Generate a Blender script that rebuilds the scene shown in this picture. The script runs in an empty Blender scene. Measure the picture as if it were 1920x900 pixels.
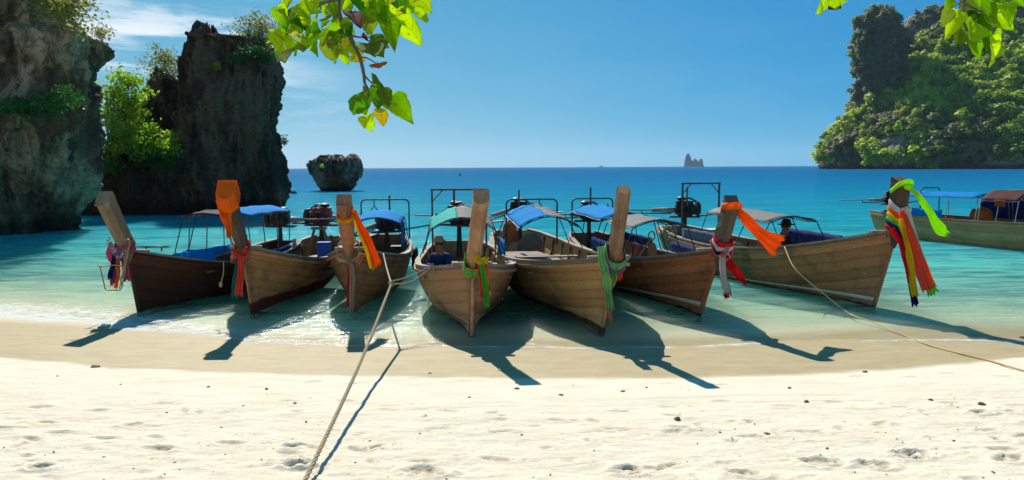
import bpy, bmesh, math, random
import numpy as np
from mathutils import Vector, Matrix, Quaternion
random.seed(7); rng = np.random.default_rng(11)
S = bpy.context.scene
COL = S.collection
PI = math.pi
# ------------------------------------------------------------------ camera
FPX, CAMH = 1400.0, 2.8
cam_d = bpy.data.cameras.new('camera'); cam = bpy.data.objects.new('camera', cam_d); COL.objects.link(cam)
cam_d.sensor_width = 36.0; cam_d.lens = 36.0 * FPX / 1920.0; cam_d.clip_start = 0.05; cam_d.clip_end = 60000
PITCH = math.atan(136.5 / FPX); ROLL = -math.radians(0.28)
CM = Matrix.Rotation(PI / 2 - PITCH, 4, 'X') @ Matrix.Rotation(ROLL, 4, 'Z')
cam.matrix_world = Matrix.Translation((0, 0, CAMH)) @ CM
S.camera = cam
CP = Vector((0, 0, CAMH))
def ray(px, py):
    return (CM.to_3x3() @ Vector(((px - 960) / FPX, (450 - py) / FPX, -1.0)))
def G(px, py, z=0.0):            # point of the place at height z seen at that pixel
    d = ray(px, py); return CP + d * ((z - CAMH) / d.z)
def PD(px, py, y):               # point of the place at distance y
    d = ray(px, py); return CP + d * (y / d.y)
# ------------------------------------------------------------------ sky, sun, exposure
SUN_EL, SUN_AZ = 41.5, -15.7     # azimuth measured from +Y, negative to the left
w = bpy.data.worlds.new('World'); S.world = w; w.use_nodes = True
nt = w.node_tree; nt.nodes.clear()
def N(nt, t, **k):
    n = nt.nodes.new(t)
    for a, b in k.items():
        if a.startswith('i_'):
            key = a[2:]; key = int(key) if key.isdigit() else key.replace('_', ' ')
            n.inputs[key].default_value = b
        else: setattr(n, a, b)
    return n
def L(nt, a, b): nt.links.new(a, b)
out = N(nt, 'ShaderNodeOutputWorld'); bg = N(nt, 'ShaderNodeBackground'); bg.inputs[1].default_value = 0.05
sky = N(nt, 'ShaderNodeTexSky', sky_type='NISHITA', sun_disc=False)
sky.sun_elevation = math.radians(SUN_EL); sky.sun_rotation = math.radians(SUN_AZ)
sky.air_density = 0.75; sky.dust_density = 0.0; sky.ozone_density = 4.0; sky.altitude = 0
SKS = 0.05 * 2 ** 0.92

# thin cirrus, low in the sky, thicker to the left
tc = N(nt, 'ShaderNodeTexCoord'); sep = N(nt, 'ShaderNodeSeparateXYZ'); L(nt, tc.outputs['Generated'], sep.inputs[0])
mp = N(nt, 'ShaderNodeMapping'); mp.inputs['Scale'].default_value = (2.0, 2.0, 11); mp.inputs['Rotation'].default_value = (0, 0.10, 0)
L(nt, tc.outputs['Generated'], mp.inputs[0])
cn = N(nt, 'ShaderNodeTexNoise', i_Scale=2.6, i_Detail=9, i_Roughness=0.62, i_Distortion=0.35); L(nt, mp.outputs[0], cn.inputs['Vector'])
def mrange(nt, src, a, b, c=0.0, d=1.0, smooth=True):
    m = N(nt, 'ShaderNodeMapRange', interpolation_type='SMOOTHSTEP' if smooth else 'LINEAR')
    m.inputs[1].default_value = a; m.inputs[2].default_value = b; m.inputs[3].default_value = c; m.inputs[4].default_value = d
    L(nt, src, m.inputs[0]); return m.outputs[0]
def math_n(nt, op, a, b=None, clamp=False):
    m = N(nt, 'ShaderNodeMath', operation=op, use_clamp=clamp)
    for i, v in enumerate((a, b)):
        if v is None: continue
        if isinstance(v, (int, float)): m.inputs[i].default_value = v
        else: L(nt, v, m.inputs[i])
    return m.outputs[0]
xr = math_n(nt, 'DIVIDE', sep.outputs[0], math_n(nt, 'MAXIMUM', sep.outputs[1], 0.05))
ub = math_n(nt, 'DIVIDE', sep.outputs[0], math_n(nt, 'MAXIMUM', math_n(nt, 'SQRT', math_n(nt, 'ADD', math_n(nt, 'MULTIPLY', sep.outputs[0], sep.outputs[0]), math_n(nt, 'MULTIPLY', sep.outputs[1], sep.outputs[1]))), .001))
bk = mrange(nt, sep.outputs[1], .45, -.35)
def side_mix(a, b_, c):      # left of the sun, right of it, behind (brightened and warmed as added fill)
    v = mrange(nt, ub, -.41, .60, a, b_); return math_n(nt, 'ADD', math_n(nt, 'MULTIPLY', v, math_n(nt, 'SUBTRACT', 1.0, bk)), math_n(nt, 'MULTIPLY', bk, c))
# the clear tropical air: the bright band near the horizon is held back, the blue deepens to the right, behind is lifted as fill
sc_ = N(nt, 'ShaderNodeSeparateColor'); L(nt, sky.outputs[0], sc_.inputs[0]); hs = N(nt, 'ShaderNodeCombineColor')
for i, (a_, b__) in enumerate(((.37, .98), (.55, .44), (.70, .30))):
    v = math_n(nt, 'MULTIPLY', math_n(nt, 'POWER', math_n(nt, 'MULTIPLY', sc_.outputs[i], SKS), b__), a_ / SKS)
    if i: v = math_n(nt, 'MAXIMUM', v, math_n(nt, 'MULTIPLY', sc_.outputs[i], .45))
    if i == 0: v = math_n(nt, 'MULTIPLY', v, side_mix(1.25, .25, 1.7))
    if i == 1: v = math_n(nt, 'MULTIPLY', v, side_mix(1.08, .76, 1.15))
    L(nt, v, hs.inputs[i])
left = mrange(nt, xr, -0.16, -0.50)
hi = mrange(nt, sep.outputs[2], 0.24, 0.13)
lo = mrange(nt, sep.outputs[2], 0.02, 0.07)
mask = math_n(nt, 'MULTIPLY', math_n(nt, 'MULTIPLY', left, hi), lo)
cl = mrange(nt, cn.outputs[0], 0.42, 0.60)
cf = math_n(nt, 'MULTIPLY', cl, math_n(nt, 'ADD', math_n(nt, 'MULTIPLY', mask, 1.0), math_n(nt, 'MULTIPLY', math_n(nt, 'MULTIPLY', hi, lo), 0.015)), True)
mx = N(nt, 'ShaderNodeMix', data_type='RGBA'); L(nt, cf, mx.inputs[0]); L(nt, hs.outputs[0], mx.inputs[6]); mx.inputs[7].default_value = (10.5, 11.0, 11.4, 1)
L(nt, mx.outputs[2], bg.inputs[0]); L(nt, bg.outputs[0], out.inputs[0])
sd = bpy.data.lights.new('sun', 'SUN'); sun = bpy.data.objects.new('sun', sd); COL.objects.link(sun)
sd.energy = 3.7; sd.angle = math.radians(0.55); sd.color = (1.0, 0.955, 0.88)
ce = math.cos(math.radians(SUN_EL))
SUNV = Vector((math.sin(math.radians(SUN_AZ)) * ce, math.cos(math.radians(SUN_AZ)) * ce, math.sin(math.radians(SUN_EL))))
sun.rotation_mode = 'QUATERNION'; sun.rotation_quaternion = SUNV.to_track_quat('Z', 'Y'); sun.location = (0, 0, 60)
S.view_settings.view_transform = 'Standard'; S.view_settings.look = 'None'; S.view_settings.exposure = 0.92; S.view_settings.gamma = 1
S.render.engine = 'CYCLES'
S.cycles.max_bounces = 7; S.cycles.transparent_max_bounces = 14; S.cycles.volume_bounces = 0
S.cycles.diffuse_bounces = 4; S.cycles.caustics_reflective = False; S.cycles.caustics_refractive = False
S.cycles.use_denoising = True
# ------------------------------------------------------------------ helpers
_p = rng.permutation(256); PERM = np.concatenate([_p, _p, _p])
_g = rng.normal(size=(256, 3)); _g /= np.linalg.norm(_g, axis=1)[:, None]
def pn(x, y, z):
    x = np.asarray(x, float); y = np.asarray(y, float) + 0 * x; z = np.asarray(z, float) + 0 * x
    xi, yi, zi = np.floor(x).astype(int), np.floor(y).astype(int), np.floor(z).astype(int)
    xf, yf, zf = x - xi, y - yi, z - zi
    u, v, ww = [t * t * t * (t * (t * 6 - 15) + 10) for t in (xf, yf, zf)]
    def gr(a, b, c):
        h = PERM[(PERM[(PERM[(xi + a) & 255] + yi + b) & 255] + zi + c) & 255]
        g = _g[h]; return g[..., 0] * (xf - a) + g[..., 1] * (yf - b) + g[..., 2] * (zf - c)
    def lp(a, b, t): return a + t * (b - a)
    return lp(lp(lp(gr(0,0,0), gr(1,0,0), u), lp(gr(0,1,0), gr(1,1,0), u), v),
              lp(lp(gr(0,0,1), gr(1,0,1), u), lp(gr(0,1,1), gr(1,1,1), u), v), ww) * 1.6
def fbm(x, y, z, o=4, r=0.5):
    s = 0; a = 1; f = 1
    for _ in range(o): s = s + a * pn(x * f, y * f, z * f + 7.3 * f); a *= r; f *= 2.03
    return s
def ridge(x, y, z, o=4):
    s = 0; a = 1; f = 1
    for _ in range(o): s = s + a * (1 - 2 * np.abs(pn(x * f, y * f, z * f + 3.1))); a *= 0.5; f *= 2.1
    return s / 2
def link(o, parent=None):
    COL.objects.link(o)
    if parent is not None: o.parent = parent
    return o
def mesh_np(name, V, F, mat, parent=None, smooth=True, attrs=None):
    me = bpy.data.meshes.new(name); V = np.asarray(V, np.float32); F = np.asarray(F, np.int32)
    me.vertices.add(len(V)); me.vertices.foreach_set('co', V.ravel())
    k = F.shape[1]; me.loops.add(F.size); me.loops.foreach_set('vertex_index', F.ravel())
    me.polygons.add(len(F)); me.polygons.foreach_set('loop_start', np.arange(0, F.size, k, dtype=np.int32))
    me.polygons.foreach_set('loop_total', np.full(len(F), k, np.int32))
    if attrs:
        for an, av in attrs.items():
            at = me.attributes.new(an, 'FLOAT', 'POINT'); at.data.foreach_set('value', np.asarray(av, np.float32).ravel())
    me.update(calc_edges=True); me.validate()
    me.polygons.foreach_set('use_smooth', np.full(len(me.polygons), smooth)); me.materials.append(mat)
    return link(bpy.data.objects.new(name, me), parent)
def gridF(r, c, closed=False):
    i = np.arange(r - 1)[:, None]; j = np.arange(c if closed else c - 1)[None, :]; j2 = (j + 1) % c
    return np.stack([i * c + j, i * c + j2, (i + 1) * c + j2, (i + 1) * c + j], -1).reshape(-1, 4)
class MB:
    def __init__(s): s.v = []; s.f = []
    def add(s, vs, fs):
        n = len(s.v); s.v += [Vector(v) for v in vs]; s.f += [tuple(i + n for i in f) for f in fs]; return s
    def box(s, c, d, R=None, taper=1.0):
        c = Vector(c); vs = []
        for z in (-.5, .5):
            k = taper if z > 0 else 1
            for x, y in ((-.5, -.5), (.5, -.5), (.5, .5), (-.5, .5)):
                v = Vector((x * d[0] * k, y * d[1] * k, z * d[2]))
                vs.append(c + (R @ v if R else v))
        return s.add(vs, [(3,2,1,0), (4,5,6,7), (0,1,5,4), (1,2,6,5), (2,3,7,6), (3,0,4,7)])
    def tube(s, pts, r, n=6, cap=True):
        pts = [Vector(p) for p in pts]; rs = r if isinstance(r, (list, tuple)) else [r] * len(pts)
        n0 = len(s.v); up = Vector((0.13, 0.31, 1)).normalized(); prev = None
        for i, p in enumerate(pts):
            t = (pts[min(i + 1, len(pts) - 1)] - pts[max(i - 1, 0)])
            t = t.normalized() if t.length > 1e-9 else Vector((0, 0, 1))
            a = prev if prev is not None else (up if abs(t.dot(up)) < .95 else Vector((1, 0, 0)))
            a = (a - t * a.dot(t)); a = a.normalized() if a.length > 1e-6 else t.orthogonal().normalized()
            prev = a; b = t.cross(a)
            for k in range(n):
                an = 2 * PI * k / n; s.v.append(p + (a * math.cos(an) + b * math.sin(an)) * rs[i])
        for i in range(len(pts) - 1):
            for k in range(n):
                k2 = (k + 1) % n; s.f.append((n0 + i*n + k, n0 + i*n + k2, n0 + (i+1)*n + k2, n0 + (i+1)*n + k))
        if cap:
            s.f.append(tuple(n0 + k for k in range(n))[::-1]); s.f.append(tuple(n0 + (len(pts)-1)*n + k for k in range(n)))
        return s
    def rings(s, rings, cap=True):         # loft through closed rings of equal size
        n0 = len(s.v); n = len(rings[0])
        for r in rings: s.v += [Vector(p) for p in r]
        for i in range(len(rings) - 1):
            for k in range(n):
                k2 = (k + 1) % n; s.f.append((n0+i*n+k, n0+i*n+k2, n0+(i+1)*n+k2, n0+(i+1)*n+k))
        if cap: s.f.append(tuple(n0+k for k in range(n))[::-1]); s.f.append(tuple(n0+(len(rings)-1)*n+k for k in range(n)))
        return s
    def sheet(s, rows, thick=0.0):          # rows of points; solid when thick
        n0 = len(s.v); r, c = len(rows), len(rows[0])
        for row in rows: s.v += [Vector(p) for p in row]
        for i in range(r - 1):
            for j in range(c - 1): s.f.append((n0+i*c+j, n0+i*c+j+1, n0+(i+1)*c+j+1, n0+(i+1)*c+j))
        if thick:
            m0 = len(s.v)
            for i in range(r):
                for j in range(c):
                    a = Vector(rows[min(i+1, r-1)][j]) - Vector(rows[max(i-1, 0)][j]); b = Vector(rows[i][min(j+1, c-1)]) - Vector(rows[i][max(j-1, 0)])
                    nn = a.cross(b); nn = nn.normalized() if nn.length > 1e-9 else Vector((0, 0, 1)); s.v.append(Vector(rows[i][j]) - nn * thick)
            for i in range(r - 1):
                for j in range(c - 1): s.f.append((m0+i*c+j, m0+(i+1)*c+j, m0+(i+1)*c+j+1, m0+i*c+j+1))
            def q(a, b): s.f.append((n0+b, n0+a, m0+a, m0+b))
            for j in range(c - 1): q(j, j+1); q((r-1)*c+j+1, (r-1)*c+j)
            for i in range(r - 1): q((i+1)*c, i*c); q(i*c+c-1, (i+1)*c+c-1)
        return s
    def ball(s, c, rad, n=8, m=6, jit=0.0, seed=0):
        c = Vector(c); rr = rad if hasattr(rad, '__len__') else (rad,) * 3; rings = []; R_ = random.Random(seed)
        for i in range(1, m):
            a = PI * i / m
            rings.append([c + Vector((rr[0]*math.sin(a)*math.cos(2*PI*k/n), rr[1]*math.sin(a)*math.sin(2*PI*k/n), -rr[2]*math.cos(a))) * 1.0 + Vector((R_.uniform(-jit, jit), R_.uniform(-jit, jit), R_.uniform(-jit, jit))) for k in range(n)])
        n0 = len(s.v); s.rings(rings, False)
        b = len(s.v); s.v.append(c - Vector((0, 0, rr[2]))); s.v.append(c + Vector((0, 0, rr[2])))
        for k in range(n):
            s.f.append((b, n0 + (k+1) % n, n0 + k)); e = n0 + (m-2)*n; s.f.append((b+1, e + k, e + (k+1) % n))
        return s
    def build(s, name, mat, parent=None, smooth=False, bevel=0.0):
        me = bpy.data.meshes.new(name); me.from_pydata([tuple(v) for v in s.v], [], s.f); me.update()
        if bevel:
            bm = bmesh.new(); bm.from_mesh(me)
            bmesh.ops.bevel(bm, geom=bm.edges[:], offset=bevel, segments=1, affect='EDGES', clamp_overlap=True)
            bm.to_mesh(me); bm.free()
        for p in me.polygons: p.use_smooth = smooth
        me.materials.append(mat)
        return link(bpy.data.objects.new(name, me), parent)
def tag(o, label=None, cat=None, group=None, kind=None):
    if label: o['label'] = label
    if cat: o['category'] = cat
    if group: o['group'] = group
    if kind: o['kind'] = kind
    return o
def empty(name, loc, rz=0.0):
    o = bpy.data.objects.new(name, None); COL.objects.link(o); o.location = loc; o.rotation_euler = (0, 0, rz); o.empty_display_size = .2; return o
def lerp(a, b, t): return a + (b - a) * t
def sstep(a, b, x): t = min(1, max(0, (x - a) / (b - a))); return t * t * (3 - 2 * t)
def smooth_path(pts, n=6):        # Catmull-Rom
    pts = [Vector(p) for p in pts]; P = [pts[0] * 2 - pts[1]] + pts + [pts[-1] * 2 - pts[-2]]; o = []
    for i in range(1, len(P) - 2):
        for k in range(n):
            t = k / n; a, b, c, d = P[i-1], P[i], P[i+1], P[i+2]
            o.append(0.5 * ((2*b) + (c-a)*t + (2*a-5*b+4*c-d)*t*t + (3*b-a-3*c+d)*t**3))
    o.append(pts[-1]); return o
# ------------------------------------------------------------------ materials
def newmat(name):
    m = bpy.data.materials.new(name); m.use_nodes = True; nt = m.node_tree
    b = nt.nodes['Principled BSDF']; return m, nt, b
def ramp(nt, src, stops):
    r = N(nt, 'ShaderNodeValToRGB'); e = r.color_ramp.elements
    while len(e) < len(stops): e.new(0.5)
    for i, (p, c) in enumerate(stops): e[i].position = p; e[i].color = (*c, 1)
    if src is not None: L(nt, src, r.inputs[0])
    return r.outputs[0]
def cmix(nt, f, a, b, blend='MIX'):
    m = N(nt, 'ShaderNodeMix', data_type='RGBA', blend_type=blend)
    for k, v in ((0, f), (6, a), (7, b)):
        if isinstance(v, (int, float)): m.inputs[k].default_value = v
        elif isinstance(v, tuple): m.inputs[k].default_value = (*v, 1)
        else: L(nt, v, m.inputs[k])
    return m.outputs[2]
def noise_n(nt, coord, scale, det=4, rough=.55, sc=None, dist=0.0):
    if sc is not None:
        mp = N(nt, 'ShaderNodeMapping'); mp.inputs['Scale'].default_value = sc; L(nt, coord, mp.inputs[0]); coord = mp.outputs[0]
    n = N(nt, 'ShaderNodeTexNoise', i_Scale=scale, i_Detail=det, i_Roughness=rough, i_Distortion=dist); L(nt, coord, n.inputs['Vector']); return n.outputs[0]
def bump(nt, b, h, strength, dist):
    n = N(nt, 'ShaderNodeBump', i_Strength=strength, i_Distance=dist); L(nt, h, n.inputs['Height']); L(nt, n.outputs[0], b.inputs['Normal']); return n
def geo_pos(nt): return N(nt, 'ShaderNodeNewGeometry').outputs['Position']
def obj_co(nt): return N(nt, 'ShaderNodeTexCoord').outputs['Object']
def simple(name, col, rough=.6, metal=0.0, var=.25, scale=6, bumps=.15, trans=0.0):
    m, nt, b = newmat(name); co = obj_co(nt)
    n = noise_n(nt, co, scale, 5); d = tuple(c * (1 - var) for c in col); l = tuple(min(1, c * (1 + var)) for c in col)
    c = ramp(nt, n, [(.3, d), (.7, l)]); L(nt, c, b.inputs['Base Color'])
    b.inputs['Roughness'].default_value = rough; b.inputs['Metallic'].default_value = metal; b.inputs['Specular IOR Level'].default_value = .12 if trans else .4
    if bumps: bump(nt, b, noise_n(nt, co, scale * 4, 4), bumps, .01)
    if trans:
        t = N(nt, 'ShaderNodeBsdfTranslucent'); L(nt, c, t.inputs[0]); mxs = N(nt, 'ShaderNodeMixShader'); mxs.inputs[0].default_value = trans
        L(nt, b.outputs[0], mxs.inputs[1]); L(nt, t.outputs[0], mxs.inputs[2]); L(nt, mxs.outputs[0], nt.nodes['Material Output'].inputs[0])
    return m
def wood(name, a, b_, dark=(.07, .045, .028), stain=.5, low=None, lowz=0.0, grain=(1.2, 22, 22), rough=.8, light=None, streak=0.3):
    """weathered plank wood: grain along the object's X, plank to plank variation, dark stains, salt streaks"""
    m, nt, b = newmat(name); co = obj_co(nt)
    oi = N(nt, 'ShaderNodeObjectInfo').outputs['Random']
    ad = N(nt, 'ShaderNodeVectorMath', operation='ADD'); L(nt, co, ad.inputs[0])
    cb = N(nt, 'ShaderNodeCombineXYZ'); L(nt, math_n(nt, 'MULTIPLY', oi, 13.0), cb.inputs[0]); L(nt, cb.outputs[0], ad.inputs[1]); cv = ad.outputs[0]
    g = noise_n(nt, cv, 1.6, 6, .65, grain, .4)
    base = ramp(nt, g, [(.28, a), (.72, b_)])
    big = noise_n(nt, co, 1.3, 5, .62)
    base = cmix(nt, math_n(nt, 'MULTIPLY', mrange(nt, oi, 0, 1, 0, 1, False), .62), base, tuple(c * .62 for c in a))
    base = cmix(nt, math_n(nt, 'MULTIPLY', mrange(nt, big, .46, .66), stain), base, dark)
    fine = noise_n(nt, co, 7.0, 6, .7, (1, 1, .35))
    base = cmix(nt, math_n(nt, 'MULTIPLY', mrange(nt, fine, .58, .74), stain * .7), base, dark)
    lt = light or tuple(min(.8, c * 1.35 + .05) for c in b_)
    st = noise_n(nt, co, 5.0, 5, .7, (2.4, 2.4, .22))
    base = cmix(nt, math_n(nt, 'MULTIPLY', mrange(nt, st, .60, .72), streak), base, lt)
    if low is not None:
        sp = N(nt, 'ShaderNodeSeparateXYZ'); L(nt, co, sp.inputs[0])
        zz = math_n(nt, 'ADD', sp.outputs[2], math_n(nt, 'MULTIPLY', noise_n(nt, co, 2.5, 4), .16))
        base = cmix(nt, mrange(nt, zz, lowz + .11, lowz + .07), base, cmix(nt, mrange(nt, fine, .45, .65), low, tuple(c * .5 for c in low)))
    L(nt, base, b.inputs['Base Color']); b.inputs['Roughness'].default_value = rough; b.inputs['Specular IOR Level'].default_value = .3
    bump(nt, b, g, .5, .012); return m
# ================================================================== GROUND AND SEA
WL = [(-500, 560), (0, 592), (150, 606), (300, 624), (450, 640), (640, 650), (900, 653), (1100, 655), (1300, 652), (1450, 645), (1600, 641), (1750, 640), (1920, 643), (2400, 650)]
DL = [(-500, 655), (0, 672), (200, 688), (450, 696), (700, 701), (1000, 706), (1200, 706), (1400, 703), (1600, 694), (1750, 682), (1920, 662), (2400, 655)]
wlw = np.array([tuple(G(a, b))[:2] for a, b in WL]); dlw = np.array([tuple(G(a, b, .12))[:2] for a, b in DL])
def yw(x): return np.interp(x, wlw[:, 0], wlw[:, 1])
def height(x, y):
    s = yw(x) - y
    land = np.where(s < 12, .055 * s, .66 + .03 * (s - 12)); land = np.minimum(land, 2.2)
    d = -s
    sea = np.interp(d, [0, 3, 8, 15, 30, 60, 120, 400, 20000], [0, .16, .5, 1.05, 1.7, 2.6, 4.5, 12, 40])
    return np.where(s > 0, land, -sea)
def zg(x, y): return float(height(np.array([x]), np.array([y]))[0])
def axis(a, b, st, lo_, hi_, k=1.12):
    c = list(np.arange(a, b + 1e-6, st)); s_ = st; v = b
    while v < hi_: s_ *= k; v += s_; c.append(v)
    s_ = st; v = a
    while v > lo_: s_ *= k; v -= s_; c.insert(0, v)
    return np.array(c)
gx = axis(-8.6, 8.6, .033, -9000, 9000, 1.14); gy = axis(5.0, 12.6, .0225, -60, 9000, 1.13)
X, Y = np.meshgrid(gx, gy)
H = height(X, Y)
s_ = yw(X) - Y
wet = s_ - (yw(X) - np.interp(X, dlw[:, 0], dlw[:, 1]))
near = np.clip((13.5 - Y) / 2, 0, 1) * np.clip(1 - (np.abs(X) - 9) / 6, 0, 1) * np.clip(Y / 4, 0, 1)
dry = np.clip(wet / .25, 0, 1) * near
dry2 = np.clip((wet - .3) / 2.0, 0, 1)
H = H + near * .012 * fbm(X * .5, Y * .9, 0 * X, 3)
H = H + dry * (.010 * fbm(X * 1.4, Y * 2.6, 3 + 0 * X, 4) + .007 * dry2 * fbm(X * 5, Y * 9, 9 + 0 * X, 4, .6))
pk = np.clip(fbm(X * 9, Y * 14, 5 + 0 * X, 3) - .42, 0, 1) * np.clip(fbm(X * .9, Y * 1.5, 15 + 0 * X, 2) + .1, 0, 1)
H = H + dry * dry2 * .045 * pk
H_flat = H.copy()
R_ = random.Random(5)
def stamp(cx, cy, a, b, ang, dep, rim=.5, rough=0.0):
    r = 2.6 * max(a, b); i0, i1 = np.searchsorted(gx, [cx - r, cx + r]); j0, j1 = np.searchsorted(gy, [cy - r, cy + r])
    if i1 <= i0 or j1 <= j0: return
    xx = X[j0:j1, i0:i1] - cx; yy = Y[j0:j1, i0:i1] - cy; c, s = math.cos(ang), math.sin(ang)
    u = (xx * c + yy * s) / a; v = (-xx * s + yy * c) / b; q = np.sqrt(u * u + v * v)
    d = -dep / (1 + np.exp((q - 1) * 9)) + dep * rim * np.exp(-((q - 1.35) / .28) ** 2) * (1 + .6 * pn(xx * 16 + cx, yy * 16, 0 * xx))
    if rough: d = d + rough * np.exp(-(q / 1.6) ** 2) * fbm(xx * 17 + cx * 3, yy * 17, 0 * xx, 3, .6)
    H[j0:j1, i0:i1] += d
# foot prints in trails along the beach, deeper and more trampled towards the camera
for k in range(15):
    x = R_.uniform(-8, 6); y = R_.uniform(6.0, 9.6); a = R_.choice((0, PI)) + R_.uniform(-.28, .28); sd_ = 1
    for q in range(R_.randint(6, 16)):
        x += math.cos(a) * .62; y += math.sin(a) * .62; a += R_.uniform(-.08, .08); sd_ = -sd_
        wv = float(yw(x) - y - (yw(x) - np.interp(x, dlw[:, 0], dlw[:, 1])))
        if wv < .15 or y < 4.5: continue
        st_ = .35 + .65 * min(1, wv / 3)
        stamp(x - math.sin(a) * .09 * sd_, y + math.cos(a) * .09 * sd_, .125, .05, a + R_.uniform(-.2, .2), .015 * st_, .5, .005 * st_)
for k in range(70):
    y = R_.uniform(5.6, 8.0); x = R_.uniform(-.75, .75) * y
    stamp(x, y, R_.uniform(.04, .13), R_.uniform(.03, .06), R_.uniform(0, PI), R_.uniform(.006, .015), .8, .008)
for px, py, r in ((800, 885, .17), (548, 870, .13), (1545, 865, .16), (1182, 882, .15), (1400, 890, .14), (1840, 760, .12), (548, 830, .08), (75, 880, .1), (1720, 850, .16), (1690, 845, .12), (1895, 860, .15), (705, 832, .07), (560, 870, .12), (1260, 870, .08), (1640, 870, .14)):
    p = G(px, py, .3); stamp(p.x, p.y, r, r * .6, R_.uniform(-.4, .4), .018, 1.0, .024)
for k, (y0, dx) in enumerate(((8.15, 0), (7.92, .3))):     # the two thin tracks of a dragged rope
    n0 = np.exp(-((Y - (y0 + .055 * X + .05 * np.sin(X * .7 + k))) / .014) ** 2) * (X > -1.6) * near
    H -= .006 * n0
pit_shade = np.clip((H_flat - H - .002) / .014, 0, 1)
m, nt, b = newmat('coral_sand')
at = N(nt, 'ShaderNodeAttribute', attribute_name='wet'); P = geo_pos(nt)
wn = math_n(nt, 'ADD', at.outputs['Fac'], math_n(nt, 'MULTIPLY', math_n(nt, 'SUBTRACT', noise_n(nt, P, .9, 4, .6, (1, 1.4, 1)), .5), .34))
dryf = mrange(nt, wn, -.08, .16); n1 = noise_n(nt, P, 2.2, 6, .6, (1, 2.2, 1)); n2 = noise_n(nt, P, 60, 3, .7)
dc = ramp(nt, n1, [(.3, (.62, .535, .395)), (.7, (.69, .615, .48))]); wc = ramp(nt, n1, [(.3, (.34, .265, .145)), (.7, (.41, .33, .185))])
c = cmix(nt, dryf, wc, dc); c = cmix(nt, math_n(nt, 'MULTIPLY', mrange(nt, n2, .66, .78), .5), c, (.25, .19, .11))
patch = noise_n(nt, P, 3.3, 7, .7, (1, 2.0, 1)); fleck = noise_n(nt, P, 26, 4, .75, (1, 1.8, 1))
deb = math_n(nt, 'MULTIPLY', math_n(nt, 'MULTIPLY', mrange(nt, patch, .50, .62), mrange(nt, fleck, .54, .63)), mrange(nt, at.outputs['Fac'], .4, 2.6))
c = cmix(nt, math_n(nt, 'MULTIPLY', deb, .85), c, (.30, .20, .08))
pa = N(nt, 'ShaderNodeAttribute', attribute_name='pit_shade').outputs['Fac']; c = cmix(nt, math_n(nt, 'MULTIPLY', math_n(nt, 'MULTIPLY', pa, mrange(nt, noise_n(nt, P, 9, 4, .7), .32, .60)), .75), c, (.40, .27, .115))      # brown shade of the deeper prints painted into the sand colour
L(nt, c, b.inputs['Base Color']); L(nt, mrange(nt, wn, -.1, .06, .6, .95), b.inputs['Roughness']); b.inputs['Specular IOR Level'].default_value = .1
hgt = math_n(nt, 'ADD', math_n(nt, 'MULTIPLY', noise_n(nt, P, 12, 6, .7, (1, 1.7, 1)), math_n(nt, 'MULTIPLY', mrange(nt, at.outputs['Fac'], 0, 2.2, .12, 1), dryf)), math_n(nt, 'MULTIPLY', noise_n(nt, P, 1.5, 3, .5, (.7, 5, 1)), .12))
uw = mrange(nt, at.outputs['Fac'], -2.4, -3.4)
c2 = cmix(nt, uw, c, (.56, .51, .36)); L(nt, c2, b.inputs['Base Color'])
rp = noise_n(nt, P, 3.2, 4, .55, (.8, 2.4, 1), 1.2); rp = math_n(nt, 'ABSOLUTE', math_n(nt, 'SUBTRACT', rp, .5)); hgt = math_n(nt, 'ADD', hgt, math_n(nt, 'MULTIPLY', math_n(nt, 'MULTIPLY', rp, uw), 3.0))      # sand ripples under the water
bump(nt, b, hgt, .55, .03)
SAND = m
V = np.stack([X, Y, H], -1).reshape(-1, 3)
o = mesh_np('beach_sand', V, gridF(len(gy), len(gx)), SAND, attrs={'wet': wet.ravel(), 'pit_shade': pit_shade.ravel()}); tag(o, 'pale coral sand beach sloping into the sea, with a band of wet sand', kind='structure')
# ---- sea
sx = axis(-10, 10, .10, -9000, 9000, 1.11); sy = axis(9.5, 17, .05, 8.5, 9000, 1.022)
X2, Y2 = np.meshgrid(sx, sy); D2 = -height(X2, Y2)
amp = np.clip((90 - Y2) / 70, 0, 1)
Z2 = amp * (.010 * fbm(X2 * .9, Y2 * 2.6, 0 * X2, 3) + .004 * fbm(X2 * 3, Y2 * 7, 2 + 0 * X2, 2)) + np.clip((18 - Y2) / 5, 0, 1) * (.018 * pn(X2 * .42, Y2 * .3, 8 + 0 * X2) + .009 * pn(X2 * 1.3, Y2 * .6, 5 + 0 * X2))
cr = yw(X2) + .75 + .25 * pn(X2 * .35, 0 * X2, 4 + 0 * X2); lw = np.clip((-X2 - 2.5) / 3, .25, 1)
Z2 = Z2 + .035 * lw * np.exp(-((Y2 - cr) / .16) ** 2) + .02 * lw * np.exp(-((Y2 - cr - .8) / .22) ** 2)
m = bpy.data.materials.new('sea_water'); m.use_nodes = True; nt = m.node_tree; nt.nodes.clear()
om = N(nt, 'ShaderNodeOutputMaterial'); P = geo_pos(nt); dp = N(nt, 'ShaderNodeAttribute', attribute_name='depth').outputs['Fac']
sp = N(nt, 'ShaderNodeSeparateXYZ'); L(nt, P, sp.inputs[0])
swell = noise_n(nt, P, .10, 4, .6, (.35, 1, 1)); pat = noise_n(nt, P, .55, 5, .6, (.5, 1.3, 1))
dpe = math_n(nt, 'MULTIPLY', dp, math_n(nt, 'ADD', .72, math_n(nt, 'MULTIPLY', swell, .56)))
lg = math_n(nt, 'DIVIDE', math_n(nt, 'LOGARITHM', math_n(nt, 'MAXIMUM', math_n(nt, 'MULTIPLY', dpe, 20), 1.0), 2.0), 9.64)    # depth .05 -> 0, 40 m -> 1
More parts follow.
